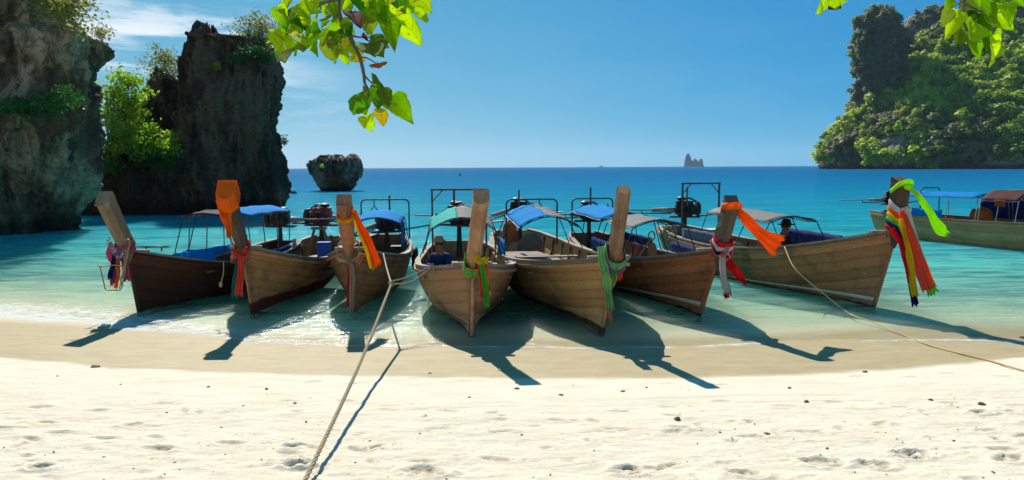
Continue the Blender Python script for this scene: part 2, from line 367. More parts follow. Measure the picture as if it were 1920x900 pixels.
body = ramp(nt, lg, [(.0, (.60, .74, .48)), (.22, (.34, .72, .52)), (.38, (.12, .54, .45)), (.50, (.012, .27, .32)), (.62, (.002, .15, .29)), (.74, (.001, .085, .24)), (1, (.001, .05, .19))])
tint = ramp(nt, lg, [(0, (.98, .99, .97)), (.3, (.72, .90, .84)), (.5, (.34, .72, .68)), (1, (.1, .35, .4))])
opac = math_n(nt, 'SUBTRACT', 1.0, math_n(nt, 'POWER', 2.718, math_n(nt, 'MULTIPLY', dpe, -1.9)))
tr = N(nt, 'ShaderNodeBsdfTransparent'); L(nt, tint, tr.inputs[0]); wv_ = math_n(nt, 'ADD', math_n(nt, 'MULTIPLY', noise_n(nt, P, 1.6, 4, .65, (.45, 1.5, 1), .5), .6), math_n(nt, 'MULTIPLY', noise_n(nt, P, .22, 5, .65, (.3, 1.6, 1)), .6))
body = cmix(nt, mrange(nt, wv_, .52, .72), body, cmix(nt, .75, body, (.012, .15, .22)))  # light and dark of the wavelets mixed into the body colour
body = cmix(nt, mrange(nt, wv_, .54, .42, 0, .16), body, (.42, .62, .62))
df = N(nt, 'ShaderNodeBsdfDiffuse'); L(nt, body, df.inputs[0])
ss = N(nt, 'ShaderNodeSubsurfaceScattering', falloff='BURLEY', i_Scale=1.8); ss.inputs['Radius'].default_value = (.5, 1.2, 1.0); L(nt, body, ss.inputs[0])
m0 = N(nt, 'ShaderNodeMixShader'); m0.inputs[0].default_value = .92; L(nt, df.outputs[0], m0.inputs[1]); L(nt, ss.outputs[0], m0.inputs[2])
m1 = N(nt, 'ShaderNodeMixShader'); L(nt, opac, m1.inputs[0]); L(nt, tr.outputs[0], m1.inputs[1]); L(nt, m0.outputs[0], m1.inputs[2])
rip = math_n(nt, 'ADD', noise_n(nt, P, 5.5, 5, .62, (.55, 1.25, 1), .6), math_n(nt, 'MULTIPLY', noise_n(nt, P, 1.1, 4, .6, (.5, 1.4, 1), .4), 2.4))
rip = math_n(nt, 'ADD', rip, math_n(nt, 'MULTIPLY', noise_n(nt, P, .16, 4, .65, (.4, 1.5, 1)), 7.0))
bn = N(nt, 'ShaderNodeBump', i_Strength=.9, i_Distance=.15); L(nt, rip, bn.inputs['Height']); L(nt, bn.outputs[0], df.inputs['Normal'])
gl = N(nt, 'ShaderNodeBsdfGlossy', i_Roughness=.10); gl.inputs[0].default_value = (.75, .9, 1, 1); bg2 = N(nt, 'ShaderNodeBump', i_Strength=.42, i_Distance=.10); L(nt, rip, bg2.inputs['Height']); L(nt, bg2.outputs[0], gl.inputs['Normal'])
fr = N(nt, 'ShaderNodeFresnel', i_IOR=1.33); L(nt, bn.outputs[0], fr.inputs['Normal'])
ff = math_n(nt, 'MINIMUM', math_n(nt, 'MULTIPLY', fr.outputs[0], .80), .125)
m2 = N(nt, 'ShaderNodeMixShader'); L(nt, ff, m2.inputs[0]); L(nt, m1.outputs[0], m2.inputs[1]); L(nt, gl.outputs[0], m2.inputs[2])
# foam where the water runs out on the sand, wider on the left where the wave breaks
fo = noise_n(nt, P, 7.5, 7, .72, (.55, 1.3, 1), .9); lf = mrange(nt, sp.outputs[0], -3.0, -6.5)
thr = math_n(nt, 'ADD', .013, math_n(nt, 'MULTIPLY', lf, .055)); rel = math_n(nt, 'DIVIDE', dp, thr)
f1 = math_n(nt, 'MULTIPLY', mrange(nt, math_n(nt, 'ADD', rel, math_n(nt, 'MULTIPLY', math_n(nt, 'SUBTRACT', fo, .5), 6.0)), 1.0, .1), mrange(nt, rel, 1.7, .8))
edge = mrange(nt, math_n(nt, 'ABSOLUTE', math_n(nt, 'ADD', math_n(nt, 'SUBTRACT', dp, .004), math_n(nt, 'MULTIPLY', math_n(nt, 'SUBTRACT', fo, .5), .010))), .0045, .001)
ff2 = math_n(nt, 'MAXIMUM', math_n(nt, 'MULTIPLY', f1, math_n(nt, 'ADD', .10, math_n(nt, 'MULTIPLY', lf, .40))), math_n(nt, 'MULTIPLY', edge, math_n(nt, 'MULTIPLY', mrange(nt, fo, .35, .62), .6)), True)
fd = N(nt, 'ShaderNodeBsdfDiffuse'); fd.inputs[0].default_value = (.85, .86, .84, 1)
m3 = N(nt, 'ShaderNodeMixShader'); L(nt, ff2, m3.inputs[0]); L(nt, m2.outputs[0], m3.inputs[1]); L(nt, fd.outputs[0], m3.inputs[2]); L(nt, m3.outputs[0], om.inputs[0])
o = mesh_np('sea_water', np.stack([X2, Y2, Z2], -1).reshape(-1, 3), gridF(len(sy), len(sx)), m, attrs={'depth': D2.ravel()}); tag(o, 'clear turquoise sea turning deep blue towards the horizon', kind='structure')
# ================================================================== ROCKS
def rock_mat(name, dark, mid, lite, lite_amt, ochre=.2, tide=1.2, green=None):
    m, nt, b = newmat(name); P = geo_pos(nt)
    st = noise_n(nt, P, 1.1, 7, .66, (1, 1, .22), .5); bg_ = noise_n(nt, P, .35, 5, .6, (1, 1, .6)); fn = noise_n(nt, P, 5, 6, .7)
    c = ramp(nt, st, [(.32, dark), (.62, mid)])
    c = cmix(nt, math_n(nt, 'MULTIPLY', mrange(nt, math_n(nt, 'ADD', bg_, math_n(nt, 'MULTIPLY', st, .6)), .74, .90), lite_amt), c, lite)
    c = cmix(nt, math_n(nt, 'MULTIPLY', mrange(nt, noise_n(nt, P, .6, 5, .6, (1.3, 1, .5)), .56, .68), ochre), c, (.30, .21, .11))
    if green: c = cmix(nt, math_n(nt, 'MULTIPLY', mrange(nt, noise_n(nt, P, .8, 6, .7), .55, .66), .5), c, green)
    c = cmix(nt, mrange(nt, fn, .50, .66, 0, .75), c, dark)
    sp = N(nt, 'ShaderNodeSeparateXYZ'); L(nt, P, sp.inputs[0])
    zz = math_n(nt, 'ADD', sp.outputs[2], math_n(nt, 'MULTIPLY', math_n(nt, 'SUBTRACT', bg_, .5), 1.4))
    c = cmix(nt, math_n(nt, 'MULTIPLY', mrange(nt, zz, tide, tide * .3), .85), c, (.022, .02, .018))
    L(nt, c, b.inputs['Base Color']); b.inputs['Roughness'].default_value = .92; b.inputs['Specular IOR Level'].default_value = .2
    bump(nt, b, math_n(nt, 'ADD', st, math_n(nt, 'MULTIPLY', fn, .6)), 1.0, .4); return m
def interp_prof(prof, Yc):
    zs, xl, xr = [], [], []
    for py, a, b_ in prof:
        p = PD(a, py, Yc); q = PD(b_, py, Yc); zs.append((p.z + q.z) / 2); xl.append(p.x); xr.append(q.x)
    zs, xl, xr = map(np.array, (zs, xl, xr)); o_ = np.argsort(zs); return zs[o_], xl[o_], xr[o_]
def make_rock(name, prof, Yc, hd, seed, amp, mat, nz=150, na=220, zb=-1.5, freq=.6, pw=.75, jag=.6, fl=1.0, lean=0.0, hdmax=None, parent=None, world=None, shear=0.0):
    zs, xl, xr = world if world else interp_prof(prof, Yc)
    z = np.linspace(zb, zs[-1], nz); z = zs[-1] - (zs[-1] - zb) * (1 - np.linspace(0, 1, nz)) ** 1.0
    L_, R2 = np.interp(z, zs, xl), np.interp(z, zs, xr); hw = (R2 - L_) / 2; cx = (R2 + L_) / 2
    a = np.linspace(0, 2 * PI, na, endpoint=False); ca, sa = np.cos(a), np.sin(a)
    sg = lambda v, p: np.sign(v) * np.abs(v) ** p
    hdv = hd * np.minimum(1, (hw / max(hw.max(), 1e-3)) * 1.6) if hdmax is None else hd * np.interp((z - zb) / (zs[-1] - zb), *hdmax)
    Xr = cx[:, None] + hw[:, None] * sg(ca, pw)[None]; Yr = Yc + lean * (z - z[0])[:, None] + hdv[:, None] * sg(sa, pw)[None]; Zr = z[:, None] + 0 * Xr
    nx, ny = ca[None] + 0 * Xr, sa[None] + 0 * Xr; f = freq; o_ = seed * 17.3
    d = fbm(Xr * f + o_, Yr * f, Zr * f * .45, 5, .55) * 1.1 + ridge(Xr * f * 2.3 + o_, Yr * f * 2.3, Zr * f * .5, 4) * .55 + .30 * fbm(Xr * f * 5, Yr * f * 5 + o_, Zr * f * 4, 3, .6) + .38 * ridge(Xr * f * 5 + o_, Yr * f * 5, Zr * f * .7, 3) + .16 * ridge(Xr * f * 11 + o_, Yr * f * 11, Zr * f * 7, 3)
    blk = pn(np.floor(Zr * f * 1.1 + .8 * pn(Xr * f * .6, Yr * f * .6, 0 * Xr + o_)) * 7.7, nx * 2, ny * 2)
    d = d + .35 * blk; d = (d - np.percentile(d, 62)) * amp * np.minimum(1, hw / (amp * 2 + 1e-6))[:, None]
    Xr = Xr + nx * d; Yr = Yr + ny * d; Xr = Xr + shear * np.maximum(0, Yr - Yc)
    top = np.clip((z - (zs[-1] - 3 * jag)) / (3 * jag), 0, 1)[:, None]
    Zr = Zr + top * jag * (ridge(Xr * f * 3 + o_, Yr * f * 3, 0 * Xr, 3) - .1) * fl
    V = np.stack([Xr, Yr, Zr], -1).reshape(-1, 3)
    # close the top with shrinking rings
    rows = [V]; c0 = np.array([cx[-1], Yc + lean * (z[-1] - z[0]), 0]); last = V[-na:]
    for k in (.75, .45, .15):
        r = c0 + (last - c0) * np.array([k, k, 1]); r[:, 2] = last[:, 2] + jag * .8 * (ridge(r[:, 0] * f * 3 + o_, r[:, 1] * f * 3, 0 * r[:, 0], 3)) * fl; rows.append(r)
    V = np.concatenate(rows)
    return mesh_np(name, V, gridF(nz + 3, na, True), mat, parent)
RK_L = rock_mat('cliff_limestone', (.075, .048, .028), (.26, .185, .11), (.62, .48, .30), .85, .7, 1.0, (.09, .085, .015))
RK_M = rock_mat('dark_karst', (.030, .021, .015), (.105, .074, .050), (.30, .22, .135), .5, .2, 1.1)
RK_I = rock_mat('islet_karst', (.045, .03, .022), (.19, .13, .09), (.45, .32, .23), .8, .25, .9)
tag(make_rock('limestone_cliff', [(-330, -1000, 90), (-160, -1000, 130), (-40, -1000, 168), (40, -1000, 158), (70, -1000, 172), (84, -1000, 207), (110, -1000, 213), (150, -1000, 207), (200, -1000, 200), (260, -1000, 182), (330, -1000, 172), (375, -1000, 158), (410, -1000, 146), (436, -1000, 140), (480, -1000, 130)],
    35, 5.0, 1, .78, RK_L, 210, 460, freq=.46, pw=.62, jag=.6, shear=-.72, hdmax=([0, .25, 1], [.72, .95, 1])), 'tall grey limestone cliff with pale streaks rising at the left edge of the photo', 'cliff')
tag(make_rock('rock_tower', [(86, 372, 398), (76, 380, 412), (100, 362, 505), (92, 366, 500), (125, 353, 522), (180, 350, 523), (240, 345, 526), (300, 338, 530), (335, 330, 534), (352, 322, 538), (372, 318, 536), (394, 300, 520), (410, 296, 516)],
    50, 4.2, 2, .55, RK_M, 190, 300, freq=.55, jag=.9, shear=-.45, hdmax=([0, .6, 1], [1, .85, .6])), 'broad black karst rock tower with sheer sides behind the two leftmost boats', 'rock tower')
tag(make_rock('rock_spire', [(82, 382, 392), (76, 396, 408), (90, 374, 418), (112, 362, 430), (140, 356, 440)], 49.2, 1.0, 21, .16, RK_M, 50, 70, zb=PD(400, 140, 50).z, freq=1.1, jag=.35), 'small jagged spire on the upper left shoulder of the black rock tower', 'rock spire')
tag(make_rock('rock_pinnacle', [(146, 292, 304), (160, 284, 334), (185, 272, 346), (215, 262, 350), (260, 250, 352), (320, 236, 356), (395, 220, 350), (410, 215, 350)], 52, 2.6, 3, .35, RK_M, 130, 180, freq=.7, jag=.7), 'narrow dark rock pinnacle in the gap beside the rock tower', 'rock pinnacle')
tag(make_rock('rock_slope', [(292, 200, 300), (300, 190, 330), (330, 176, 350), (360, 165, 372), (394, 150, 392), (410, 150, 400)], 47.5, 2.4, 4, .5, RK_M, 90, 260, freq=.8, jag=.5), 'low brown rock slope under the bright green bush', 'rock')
tag(make_rock('islet', [(304, 598, 650), (307, 586, 670), (312, 580, 677), (320, 580, 679), (330, 588, 675), (343, 594, 671), (350, 600, 664), (356, 606, 658), (368, 608, 656)], 93, 2.2, 5, .52, RK_I, 140, 240, freq=.9, jag=.8, zb=-2, shear=-.3), 'small undercut rock islet standing alone in blue water', 'rock islet')
o = make_rock('islet_horn', [(293, 656, 668), (297, 651, 672), (304, 646, 675), (318, 640, 677), (334, 638, 676)], 92.6, 1.6, 8, .22, RK_I, 60, 80, zb=PD(650, 334, 93).z, freq=1.1, jag=.3); o.parent = bpy.data.objects['islet']; o.name = 'horn'
for i, (px, py, ww, hh) in enumerate(((536, 362, 22, 14), (552, 363, 10, 4), (250, 396, 16, 6), (215, 398, 12, 8), (316, 394, 16, 5), (380, 394, 14, 5), (432, 393, 20, 5))):
    p = G(px, py); k = p.y / FPX
    o = make_rock('boulder', None, p.y, ww * k * .5, 30 + i, .10 * ww * k, RK_M, 26, 40, zb=-.5, freq=1.5 / (ww * k), jag=.1,
        world=(np.array([-.5, 0, hh * k * .6, hh * k]), np.array([-.5, -.5, -.36, -.12]) * ww * k + p.x, np.array([.5, .5, .34, .1]) * ww * k + p.x))
    tag(o, ('dark boulder at the right foot of the rock tower', 'flat rock just right of the boulder at the foot of the rock tower', 'low dark rock at the water beside the leftmost boat post', 'small rock in the shallow water under the bright bush', 'low rock at the left foot of the rock tower', 'rounded rock at the middle foot of the rock tower', 'long low rock right of the orange wrapped boat post')[i], 'boulder', 'loose rocks at the foot of the cliffs')
# far islet group, 5 km out, as three stacks of one island
FAR = 4600
mf = simple('far_rock', (.03, .055, .07), .9, var=.3, scale=.02, bumps=0)  # blue of the distant haze put into the rock colour
isl = empty('sea_stack_island', (0, 0, 0)); tag(isl, 'tiny three-peaked rock island on the far horizon', 'island')
for pr in ([(288, 1289, 1292), (291, 1286, 1294), (300, 1284, 1296), (312, 1283, 1297)], [(298, 1302, 1304), (302, 1297, 1308), (312, 1294, 1312)], [(298, 1313, 1316), (303, 1310, 1318), (312, 1309, 1319)]):
    make_rock('rock_stack', pr, FAR, 20, 9, 3.5, mf, 40, 60, zb=-8, freq=.05, jag=1.5, parent=isl)
p = PD(1127, 312.5, 3800); sh = MB(); k = 3800 / FPX
sh.rings([[(p.x + a * 5 * k, 3800 + b_ * 8, z) for a, b_ in ((-1, 0), (-.8, -1), (.8, -1), (1, 0), (.8, 1), (-.8, 1))] for z in (-1, 3.0)])
so = tag(sh.build('ship', simple('ship_grey', (.12, .13, .15), .6)), 'tiny ship silhouette on the horizon left of the far island', 'ship')
sh = MB(); sh.box((p.x + 4, 3800, 5.2), (9, 6, 4.4)); sh.box((p.x - 6, 3800, 4.2), (6, 6, 2.4)); sh.build('superstructure', so.data.materials[0], so)
p = G(862, 329); sh = MB(); sh.ball((p.x, p.y, .15), (.5, .5, .4)); sh.tube([(p.x, p.y, .4), (p.x, p.y, 1.2)], .09)
tag(sh.build('buoy', simple('buoy_dark', (.04, .03, .03), .6), smooth=True), 'tiny dark mooring buoy far out on the blue water', 'buoy')
# ================================================================== VEGETATION
def leafmat(name, a, b_, trans=.45, rnd=.5, scale=.7, rough=.55):
    m, nt, b = newmat(name); P = geo_pos(nt); n = noise_n(nt, P, scale, 5, .65)
    oi = N(nt, 'ShaderNodeObjectInfo').outputs['Random']
    v = math_n(nt, 'ADD', math_n(nt, 'MULTIPLY', n, 1 - rnd), math_n(nt, 'MULTIPLY', oi, rnd))
    c = ramp(nt, v, [(.30, a), (.72, b_)])
    L(nt, c, b.inputs['Base Color']); b.inputs['Roughness'].default_value = rough; b.inputs['Specular IOR Level'].default_value = .3
    t = N(nt, 'ShaderNodeBsdfTranslucent'); L(nt, cmix(nt, 1.0, c, (1.6, 1.5, .7), 'MULTIPLY'), t.inputs[0])
    mxs = N(nt, 'ShaderNodeMixShader'); mxs.inputs[0].default_value = trans
    L(nt, b.outputs[0], mxs.inputs[1]); L(nt, t.outputs[0], mxs.inputs[2]); L(nt, mxs.outputs[0], nt.nodes['Material Output'].inputs[0]); return m
BARK = simple('bark', (.13, .10, .075), .9, scale=3); PALEBARK = simple('pale_bark', (.30, .26, .21), .9, scale=3)
def leaf_cloud(C, n, spread, size, r, flat=.7, tri=False):
    """n leaves scattered around each centre of C: a leaf is a folded quad"""
    C = np.asarray(C, float); k = len(C) * n
    c = np.repeat(C, n, 0) + r.normal(size=(k, 3)) * np.array([spread, spread, spread * flat])
    u = r.normal(size=(k, 3)); u /= np.linalg.norm(u, axis=1)[:, None]; q = r.normal(size=(k, 3)); q[:, 2] *= .6
    v = np.cross(u, q); v /= np.linalg.norm(v, axis=1)[:, None] + 1e-9
    s = size * r.uniform(.6, 1.35, (k, 1))
    A, B, Cc, D = c - u * s, c + v * s * .5, c + u * s, c - v * s * .5
    return np.stack([A, B, Cc, D], 1).reshape(-1, 3), np.arange(k * 4).reshape(-1, 4)
def tree(name, label, cat, base, ends, trunk_r, lmat, bmat, size, per, spread, seed, group=None, flat=.7, lean=(0, 0), sub=3, subr=.9):
    """base point, ends = points of the crown the limbs reach; each limb forks into twigs that carry leaves"""
    r = random.Random(seed); rn = np.random.default_rng(seed); base = Vector(base)
    root = empty(name, base); tag(root, label, cat, group)
    tb = MB(); tips = []; ctr = sum((Vector(e) for e in ends), Vector()) / len(ends)
    fork = base.lerp(ctr, .35) + Vector((lean[0], lean[1], 0)); loc = lambda p: Vector(p) - base
    tb.tube([loc(base), loc(base.lerp(fork, .5) + Vector((r.uniform(-.1, .1), 0, 0)) * trunk_r * 6), loc(fork)], [trunk_r, trunk_r * .8, trunk_r * .65], 6)
    for e in ends:
        e = Vector(e); md = fork.lerp(e, .5) + Vector((r.uniform(-1, 1), r.uniform(-1, 1), r.uniform(0, 1))) * (e - fork).length * .12
        tb.tube([loc(fork), loc(md), loc(e)], [trunk_r * .5, trunk_r * .32, trunk_r * .12], 5)
        tips.append(tuple(loc(e)))
        for _ in range(sub):
            t_ = e + Vector((r.gauss(0, 1), r.gauss(0, 1), r.gauss(0, .7) + .2)) * subr; s0 = md.lerp(e, r.uniform(.2, .9))
            tb.tube([loc(s0), loc(s0.lerp(t_, .5) + Vector((0, 0, .1 * subr))), loc(t_)], [trunk_r * .2, trunk_r * .12, trunk_r * .05], 4); tips.append(tuple(loc(t_)))
    tb.build('trunk', bmat, root, True)
    V, F = leaf_cloud(tips, per, spread, size, rn, flat); mesh_np('crown', V, F, lmat, root, False); return root
LIME = leafmat('lime_leaves', (.10, .22, .02), (.24, .42, .03), .5, 0, .9); PALEG = leafmat('pale_leaves', (.10, .13, .05), (.22, .24, .11), .45, 0, .8)
MIDG = leafmat('green_leaves', (.035, .09, .018), (.09, .19, .03), .4, 0, .9); DKG = leafmat('dark_green_leaves', (.02, .06, .02), (.05, .12, .03), .35, 0, .9)  # mid green and darker green leaf colours
def pts_in(cx, cy, rx, ry, Yc, n, seed, dy=1.0):
    r = random.Random(seed); o = []
    for i in range(n):
        a = r.uniform(0, 2 * PI); q = math.sqrt(r.random()); o.append(PD(cx + rx * q * math.cos(a), cy + ry * q * math.sin(a), Yc + r.uniform(-dy, dy)))
    return o
tree('broadleaf_tree', 'tall lime green tree growing in the gap beside the big cliff', 'tree', PD(200, 305, 46), pts_in(234, 180, 22, 38, 46, 12, 3) + pts_in(216, 225, 16, 36, 46, 7, 5), .10, LIME, BARK, .12, 30, .26, 4, subr=.42, lean=(-.2, 0), sub=5)
tree('leafy_bush', 'dense bright green bush on the low rock slope', 'bush', PD(262, 310, 45.6), pts_in(262, 268, 40, 20, 45.4, 18, 7), .07, LIME, BARK, .13, 46, .26, 8, subr=.45, sub=5)
tree('dark_bush', 'dark green undergrowth between bush and rock tower', 'bush', PD(300, 335, 46), pts_in(296, 298, 36, 22, 45.6, 8, 9), .05, DKG, BARK, .14, 50, .3, 9, subr=.4)
tree('dark_bush', 'dark green undergrowth close beside the big cliff foot', 'bush', PD(196, 335, 46), pts_in(200, 300, 14, 26, 45, 5, 19), .05, MIDG, BARK, .13, 34, .3, 9, subr=.4)
tree('airy_tree', 'thin pale tree on top of the narrow rock pinnacle', 'tree', PD(314, 172, 52), pts_in(314, 124, 34, 26, 52, 14, 11), .05, PALEG, PALEBARK, .09, 26, .26, 12, subr=.5, sub=4)
tree('airy_tree', 'thin pale tree crowning the top right of the rock tower', 'tree', PD(478, 108, 50), pts_in(480, 66, 38, 26, 50, 18, 13), .06, PALEG, PALEBARK, .09, 34, .26, 14, subr=.5, sub=4)
tree('airy_tree', 'small sparse tree on the left shoulder of the rock tower', 'tree', PD(384, 100, 50), pts_in(374, 88, 16, 11, 50, 7, 15), .03, PALEG, PALEBARK, .08, 18, .2, 16, subr=.35)
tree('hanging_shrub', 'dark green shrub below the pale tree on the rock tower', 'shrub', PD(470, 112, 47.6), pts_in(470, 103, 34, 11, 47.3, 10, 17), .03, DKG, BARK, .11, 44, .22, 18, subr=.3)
tree('hanging_shrub', 'yellow green shrub spilling from the upper edge of the big cliff', 'shrub', PD(128, 20, 32), pts_in(118, 14, 34, 26, 31.3, 12, 21), .05, leafmat('olive_leaves', (.11, .13, .03), (.25, .26, .06), .45, 0, 1), BARK, .085, 30, .26, 22, subr=.35, sub=4)
tree('hanging_shrub', 'tiny sparse shrub on the right corner of the big cliff', 'shrub', PD(192, 84, 34), pts_in(188, 64, 13, 8, 34, 5, 23), .02, PALEG, BARK, .07, 14, .14, 24, subr=.2)
tree('hanging_shrub', 'dark green ivy shrub strung across the middle of the big cliff', 'shrub', PD(75, 208, 31), pts_in(50, 198, 50, 10, 29.9, 13, 25) + pts_in(120, 188, 24, 8, 29.9, 6, 26), .03, leafmat('ivy_leaves', (.02, .07, .015), (.06, .17, .03), .35, 0, 1), BARK, .08, 46, .17, 26, subr=.22)
tree('hanging_shrub', 'small green sprig on the right side of the rock tower', 'shrub', PD(526, 268, 49), pts_in(534, 264, 5, 6, 49, 3, 27), .015, MIDG, BARK, .08, 10, .08, 28, subr=.1)
tree('hanging_shrub', 'tiny yellow green tuft on top of the lone islet', 'shrub', PD(603, 316, 90.6), pts_in(603, 311, 4, 3, 90.5, 3, 31), .03, LIME, BARK, .07, 12, .12, 28, subr=.1)
tree('hanging_shrub', 'tiny yellow tuft high on the face of the rock tower', 'shrub', PD(408, 130, 46.6), pts_in(408, 124, 4, 3, 46.2, 3, 33), .015, LIME, BARK, .08, 14, .08, 28, subr=.1)
tw = MB(); R_ = random.Random(3)
for k in range(16):
    a = PD(-6, 215 - k * 2, 30.4); e = a + Vector((R_.uniform(.5, 1.5), R_.uniform(-.6, .3), R_.uniform(-.6, 1.6)))
    md = a.lerp(e, .5) + Vector((0, 0, R_.uniform(-.2, .3))); tw.tube([a, md, e], [.02, .014, .006], 4)
    for _ in range(2): f_ = md.lerp(e, R_.random()); tw.tube([f_, f_ + Vector((R_.uniform(.1, .5), 0, R_.uniform(-.3, .5)))], [.01, .004], 4)
tag(tw.build('bare_twigs', PALEBARK), 'bare grey twigs sticking out of the big cliff at the frame edge', 'twigs')
# ---- the wooded headland on the right
HD = 640
HROCK = rock_mat('headland_rock', (.07, .058, .042), (.20, .165, .12), (.44, .37, .27), .7, .25, 5)
for n_ in HROCK.node_tree.nodes:
    if n_.type == 'MAPPING': n_.inputs['Scale'].default_value = tuple(v * .11 for v in n_.inputs['Scale'].default_value)
    if n_.type == 'TEX_NOISE' and not n_.inputs['Vector'].links[0].from_node.type == 'MAPPING': n_.inputs['Scale'].default_value *= .11
    if n_.type == 'BUMP': n_.inputs['Distance'].default_value = 2.5
hl = empty('headland', (0, 0, 0)); tag(hl, 'steep forested limestone headland beyond the bay on the right', kind='structure')
h1 = make_rock('rock_wall', [(30, 1630, 1658), (40, 1610, 1674), (66, 1604, 1678), (100, 1602, 1684), (150, 1605, 1700), (200, 1600, 1720), (320, 1600, 1760)], HD, 28, 41, 2.4, HROCK, 110, 160, zb=-4, shear=.5, freq=.06, jag=4, parent=hl)
h2 = make_rock('rock_wall', [(22, 1745, 1780), (34, 1704, 1850), (60, 1690, 1880), (110, 1684, 1960), (200, 1680, 2100), (320, 1680, 2200)], HD + 60, 40, 42, 3.5, HROCK, 100, 160, zb=-4, freq=.05, jag=5, parent=hl)
h3 = make_rock('forest_slope', [(40, 1776, 1840), (78, 1742, 1900), (110, 1700, 1960), (150, 1660, 2060), (185, 1612, 2160), (220, 1576, 2300), (250, 1556, 2450), (275, 1540, 2600), (300, 1538, 2680), (318, 1542, 2700)], HD + 20, 240, 43, 6.0, HROCK, 130, 420, zb=-4, freq=.03, jag=4, pw=.8, shear=.6, hdmax=([0, .05, .3, .6, .85, 1], [1.0, .95, .70, .40, .18, .05]), parent=hl)
h4 = make_rock('rock_wall', [(-140, 1960, 2080), (-60, 1930, 2200), (0, 1880, 2400), (60, 1860, 2500), (140, 1850, 2600), (320, 1850, 2700)], HD + 40, 40, 44, 4.0, HROCK, 90, 160, zb=-4, freq=.05, jag=5, parent=hl)
def crown_mesh(name, seed, mat, dens=1.0):
    """unit crown: several lobes covered in small tilted leaf clumps, with a rough dark heart"""
    r = np.random.default_rng(seed); nl = r.integers(5, 9); lob = r.normal(size=(nl, 3)) * np.array([.42, .42, .28]); lob[0] = 0
    lr = r.uniform(.32, .58, nl); Vs = []; k = 0
    for c, q in zip(lob, lr):
        n = int(62 * q / .45 * dens); d = r.normal(size=(n, 3)); d /= np.linalg.norm(d, axis=1)[:, None]; d = d[d[:, 2] > -.75]
        p = c + d * q * r.uniform(.75, 1.3, (len(d), 1)) * np.array([1, 1, .85]); nn = d + r.normal(size=d.shape) * .4 + np.array([0, 0, .7]); nn /= np.linalg.norm(nn, axis=1)[:, None]
        t = np.cross(nn, r.normal(size=d.shape)); t /= np.linalg.norm(t, axis=1)[:, None]; bt = np.cross(nn, t); s = r.uniform(.07, .20, (len(d), 1))
        Vs.append(np.stack([p - t*s, p - bt*s*.8, p + t*s, p + bt*s*.8], 1).reshape(-1, 3))
    V = np.concatenate(Vs); F = np.arange(len(V)).reshape(-1, 4)
    core = MB()
    for i, (c, q) in enumerate(zip(lob, lr)): core.ball(c, q * .55, 8, 6, .05, i)
    cv = np.array([tuple(v) for v in core.v]); cf = np.array([f if len(f) == 4 else f + (f[-1],) for f in core.f])
    me = bpy.data.meshes.new(name); allf = [tuple(f) for f in F] + [tuple(dict.fromkeys(int(x) + len(V) for x in f)) for f in cf]
    me.from_pydata(np.concatenate([V, cv]).tolist(), [], allf); me.update(); me.materials.append(mat); return me, np.concatenate([V, cv]), allf
kinds = {'bright': leafmat('canopy_bright', (.24, .34, .02), (.38, .48, .04), .5, .6, .03), 'mid': leafmat('canopy_mid', (.16, .25, .02), (.27, .37, .035), .5, .6, .03),
         'olive': leafmat('canopy_olive', (.17, .25, .022), (.30, .35, .045), .5, .6, .03), 'dark': leafmat('canopy_dark', (.10, .115, .055), (.20, .21, .10), .5, .6, .03)}
LBL = {'bright': 'bright yellow-green tree crown on the forested headland slope', 'mid': 'mid green tree crown on the forested headland slope', 'olive': 'dull olive tree crown on the forested headland slope', 'dark': 'dark grey-green tree clinging to the steep rock of the headland'}
crowns = {k: [crown_mesh('jungle_tree', 60 + i * 7 + j, m_) for j in range(4)] for i, (k, m_) in enumerate(kinds.items())}
R_ = random.Random(21); cand = []
hid = {h1.name: 1, h2.name: 1, h4.name: 1}
for ob, dens, steep in ((h1, .85, True), (h2, .6, True), (h3, 1.0, False), (h4, .6, True)):
    me = ob.data; n = len(me.polygons); ar = np.empty(n); me.polygons.foreach_get('area', ar); nr = np.empty(n * 3); me.polygons.foreach_get('normal', nr); nr = nr.reshape(-1, 3)
    ct = np.empty(n * 3); me.polygons.foreach_get('center', ct); ct = ct.reshape(-1, 3)
    px = ct[:, 0] / ct[:, 1] * FPX + 960; ok = (ct[:, 2] > 3) & (px < 2120) & (nr[:, 1] < .35)
    if steep: ok &= ct[:, 2] > 30
    vd = -ct / np.linalg.norm(ct, axis=1)[:, None]; ok &= px < 1990
    wgt = ar * ok * np.clip((nr * vd).sum(1) + .12, .03, 1); wgt /= wgt.sum(); num = int((430 if steep else 1500) * dens); idx = np.random.default_rng(len(cand)).choice(n, num, p=wgt)
    for i in idx:
        px_ = ct[i, 0] / ct[i, 1] * FPX + 960
        cand.append((ct[i], nr[i], steep, px_))
cand_s = []
for c, nn, steep, px_ in cand:
    h = c[2]; patch_ = float(fbm(np.array(c[0] * .02), np.array(h * .02), np.array(c[1] * .02), 2))
    if not steep and float(fbm(np.array(c[0] * .035), np.array(h * .035), np.array(7.0), 2)) > .62 and h < 60: continue      # bare rock shows
    if steep: kd = 'dark' if R_.random() < .85 else 'mid'; s = R_.uniform(3.0, 5.5)
    else:
        v = patch_ + R_.uniform(-.35, .35); kd = 'bright' if v > .12 else ('mid' if v > -.2 else ('olive' if v > -.42 else 'dark')); s = R_.choice((2.6, 3.6, 4.6, 5.6, 7.4)) * R_.uniform(.85, 1.15)
    cand_s.append((s, c, nn, kd, steep))
cand_s.sort(key=lambda q: -q[0] * (1.0 if 1500 < q[1][0] / q[1][1] * FPX + 960 < 1950 else .3))
SV, SF, off = {k: [] for k in kinds}, {k: [] for k in kinds}, {k: 0 for k in kinds}; cnt = 0
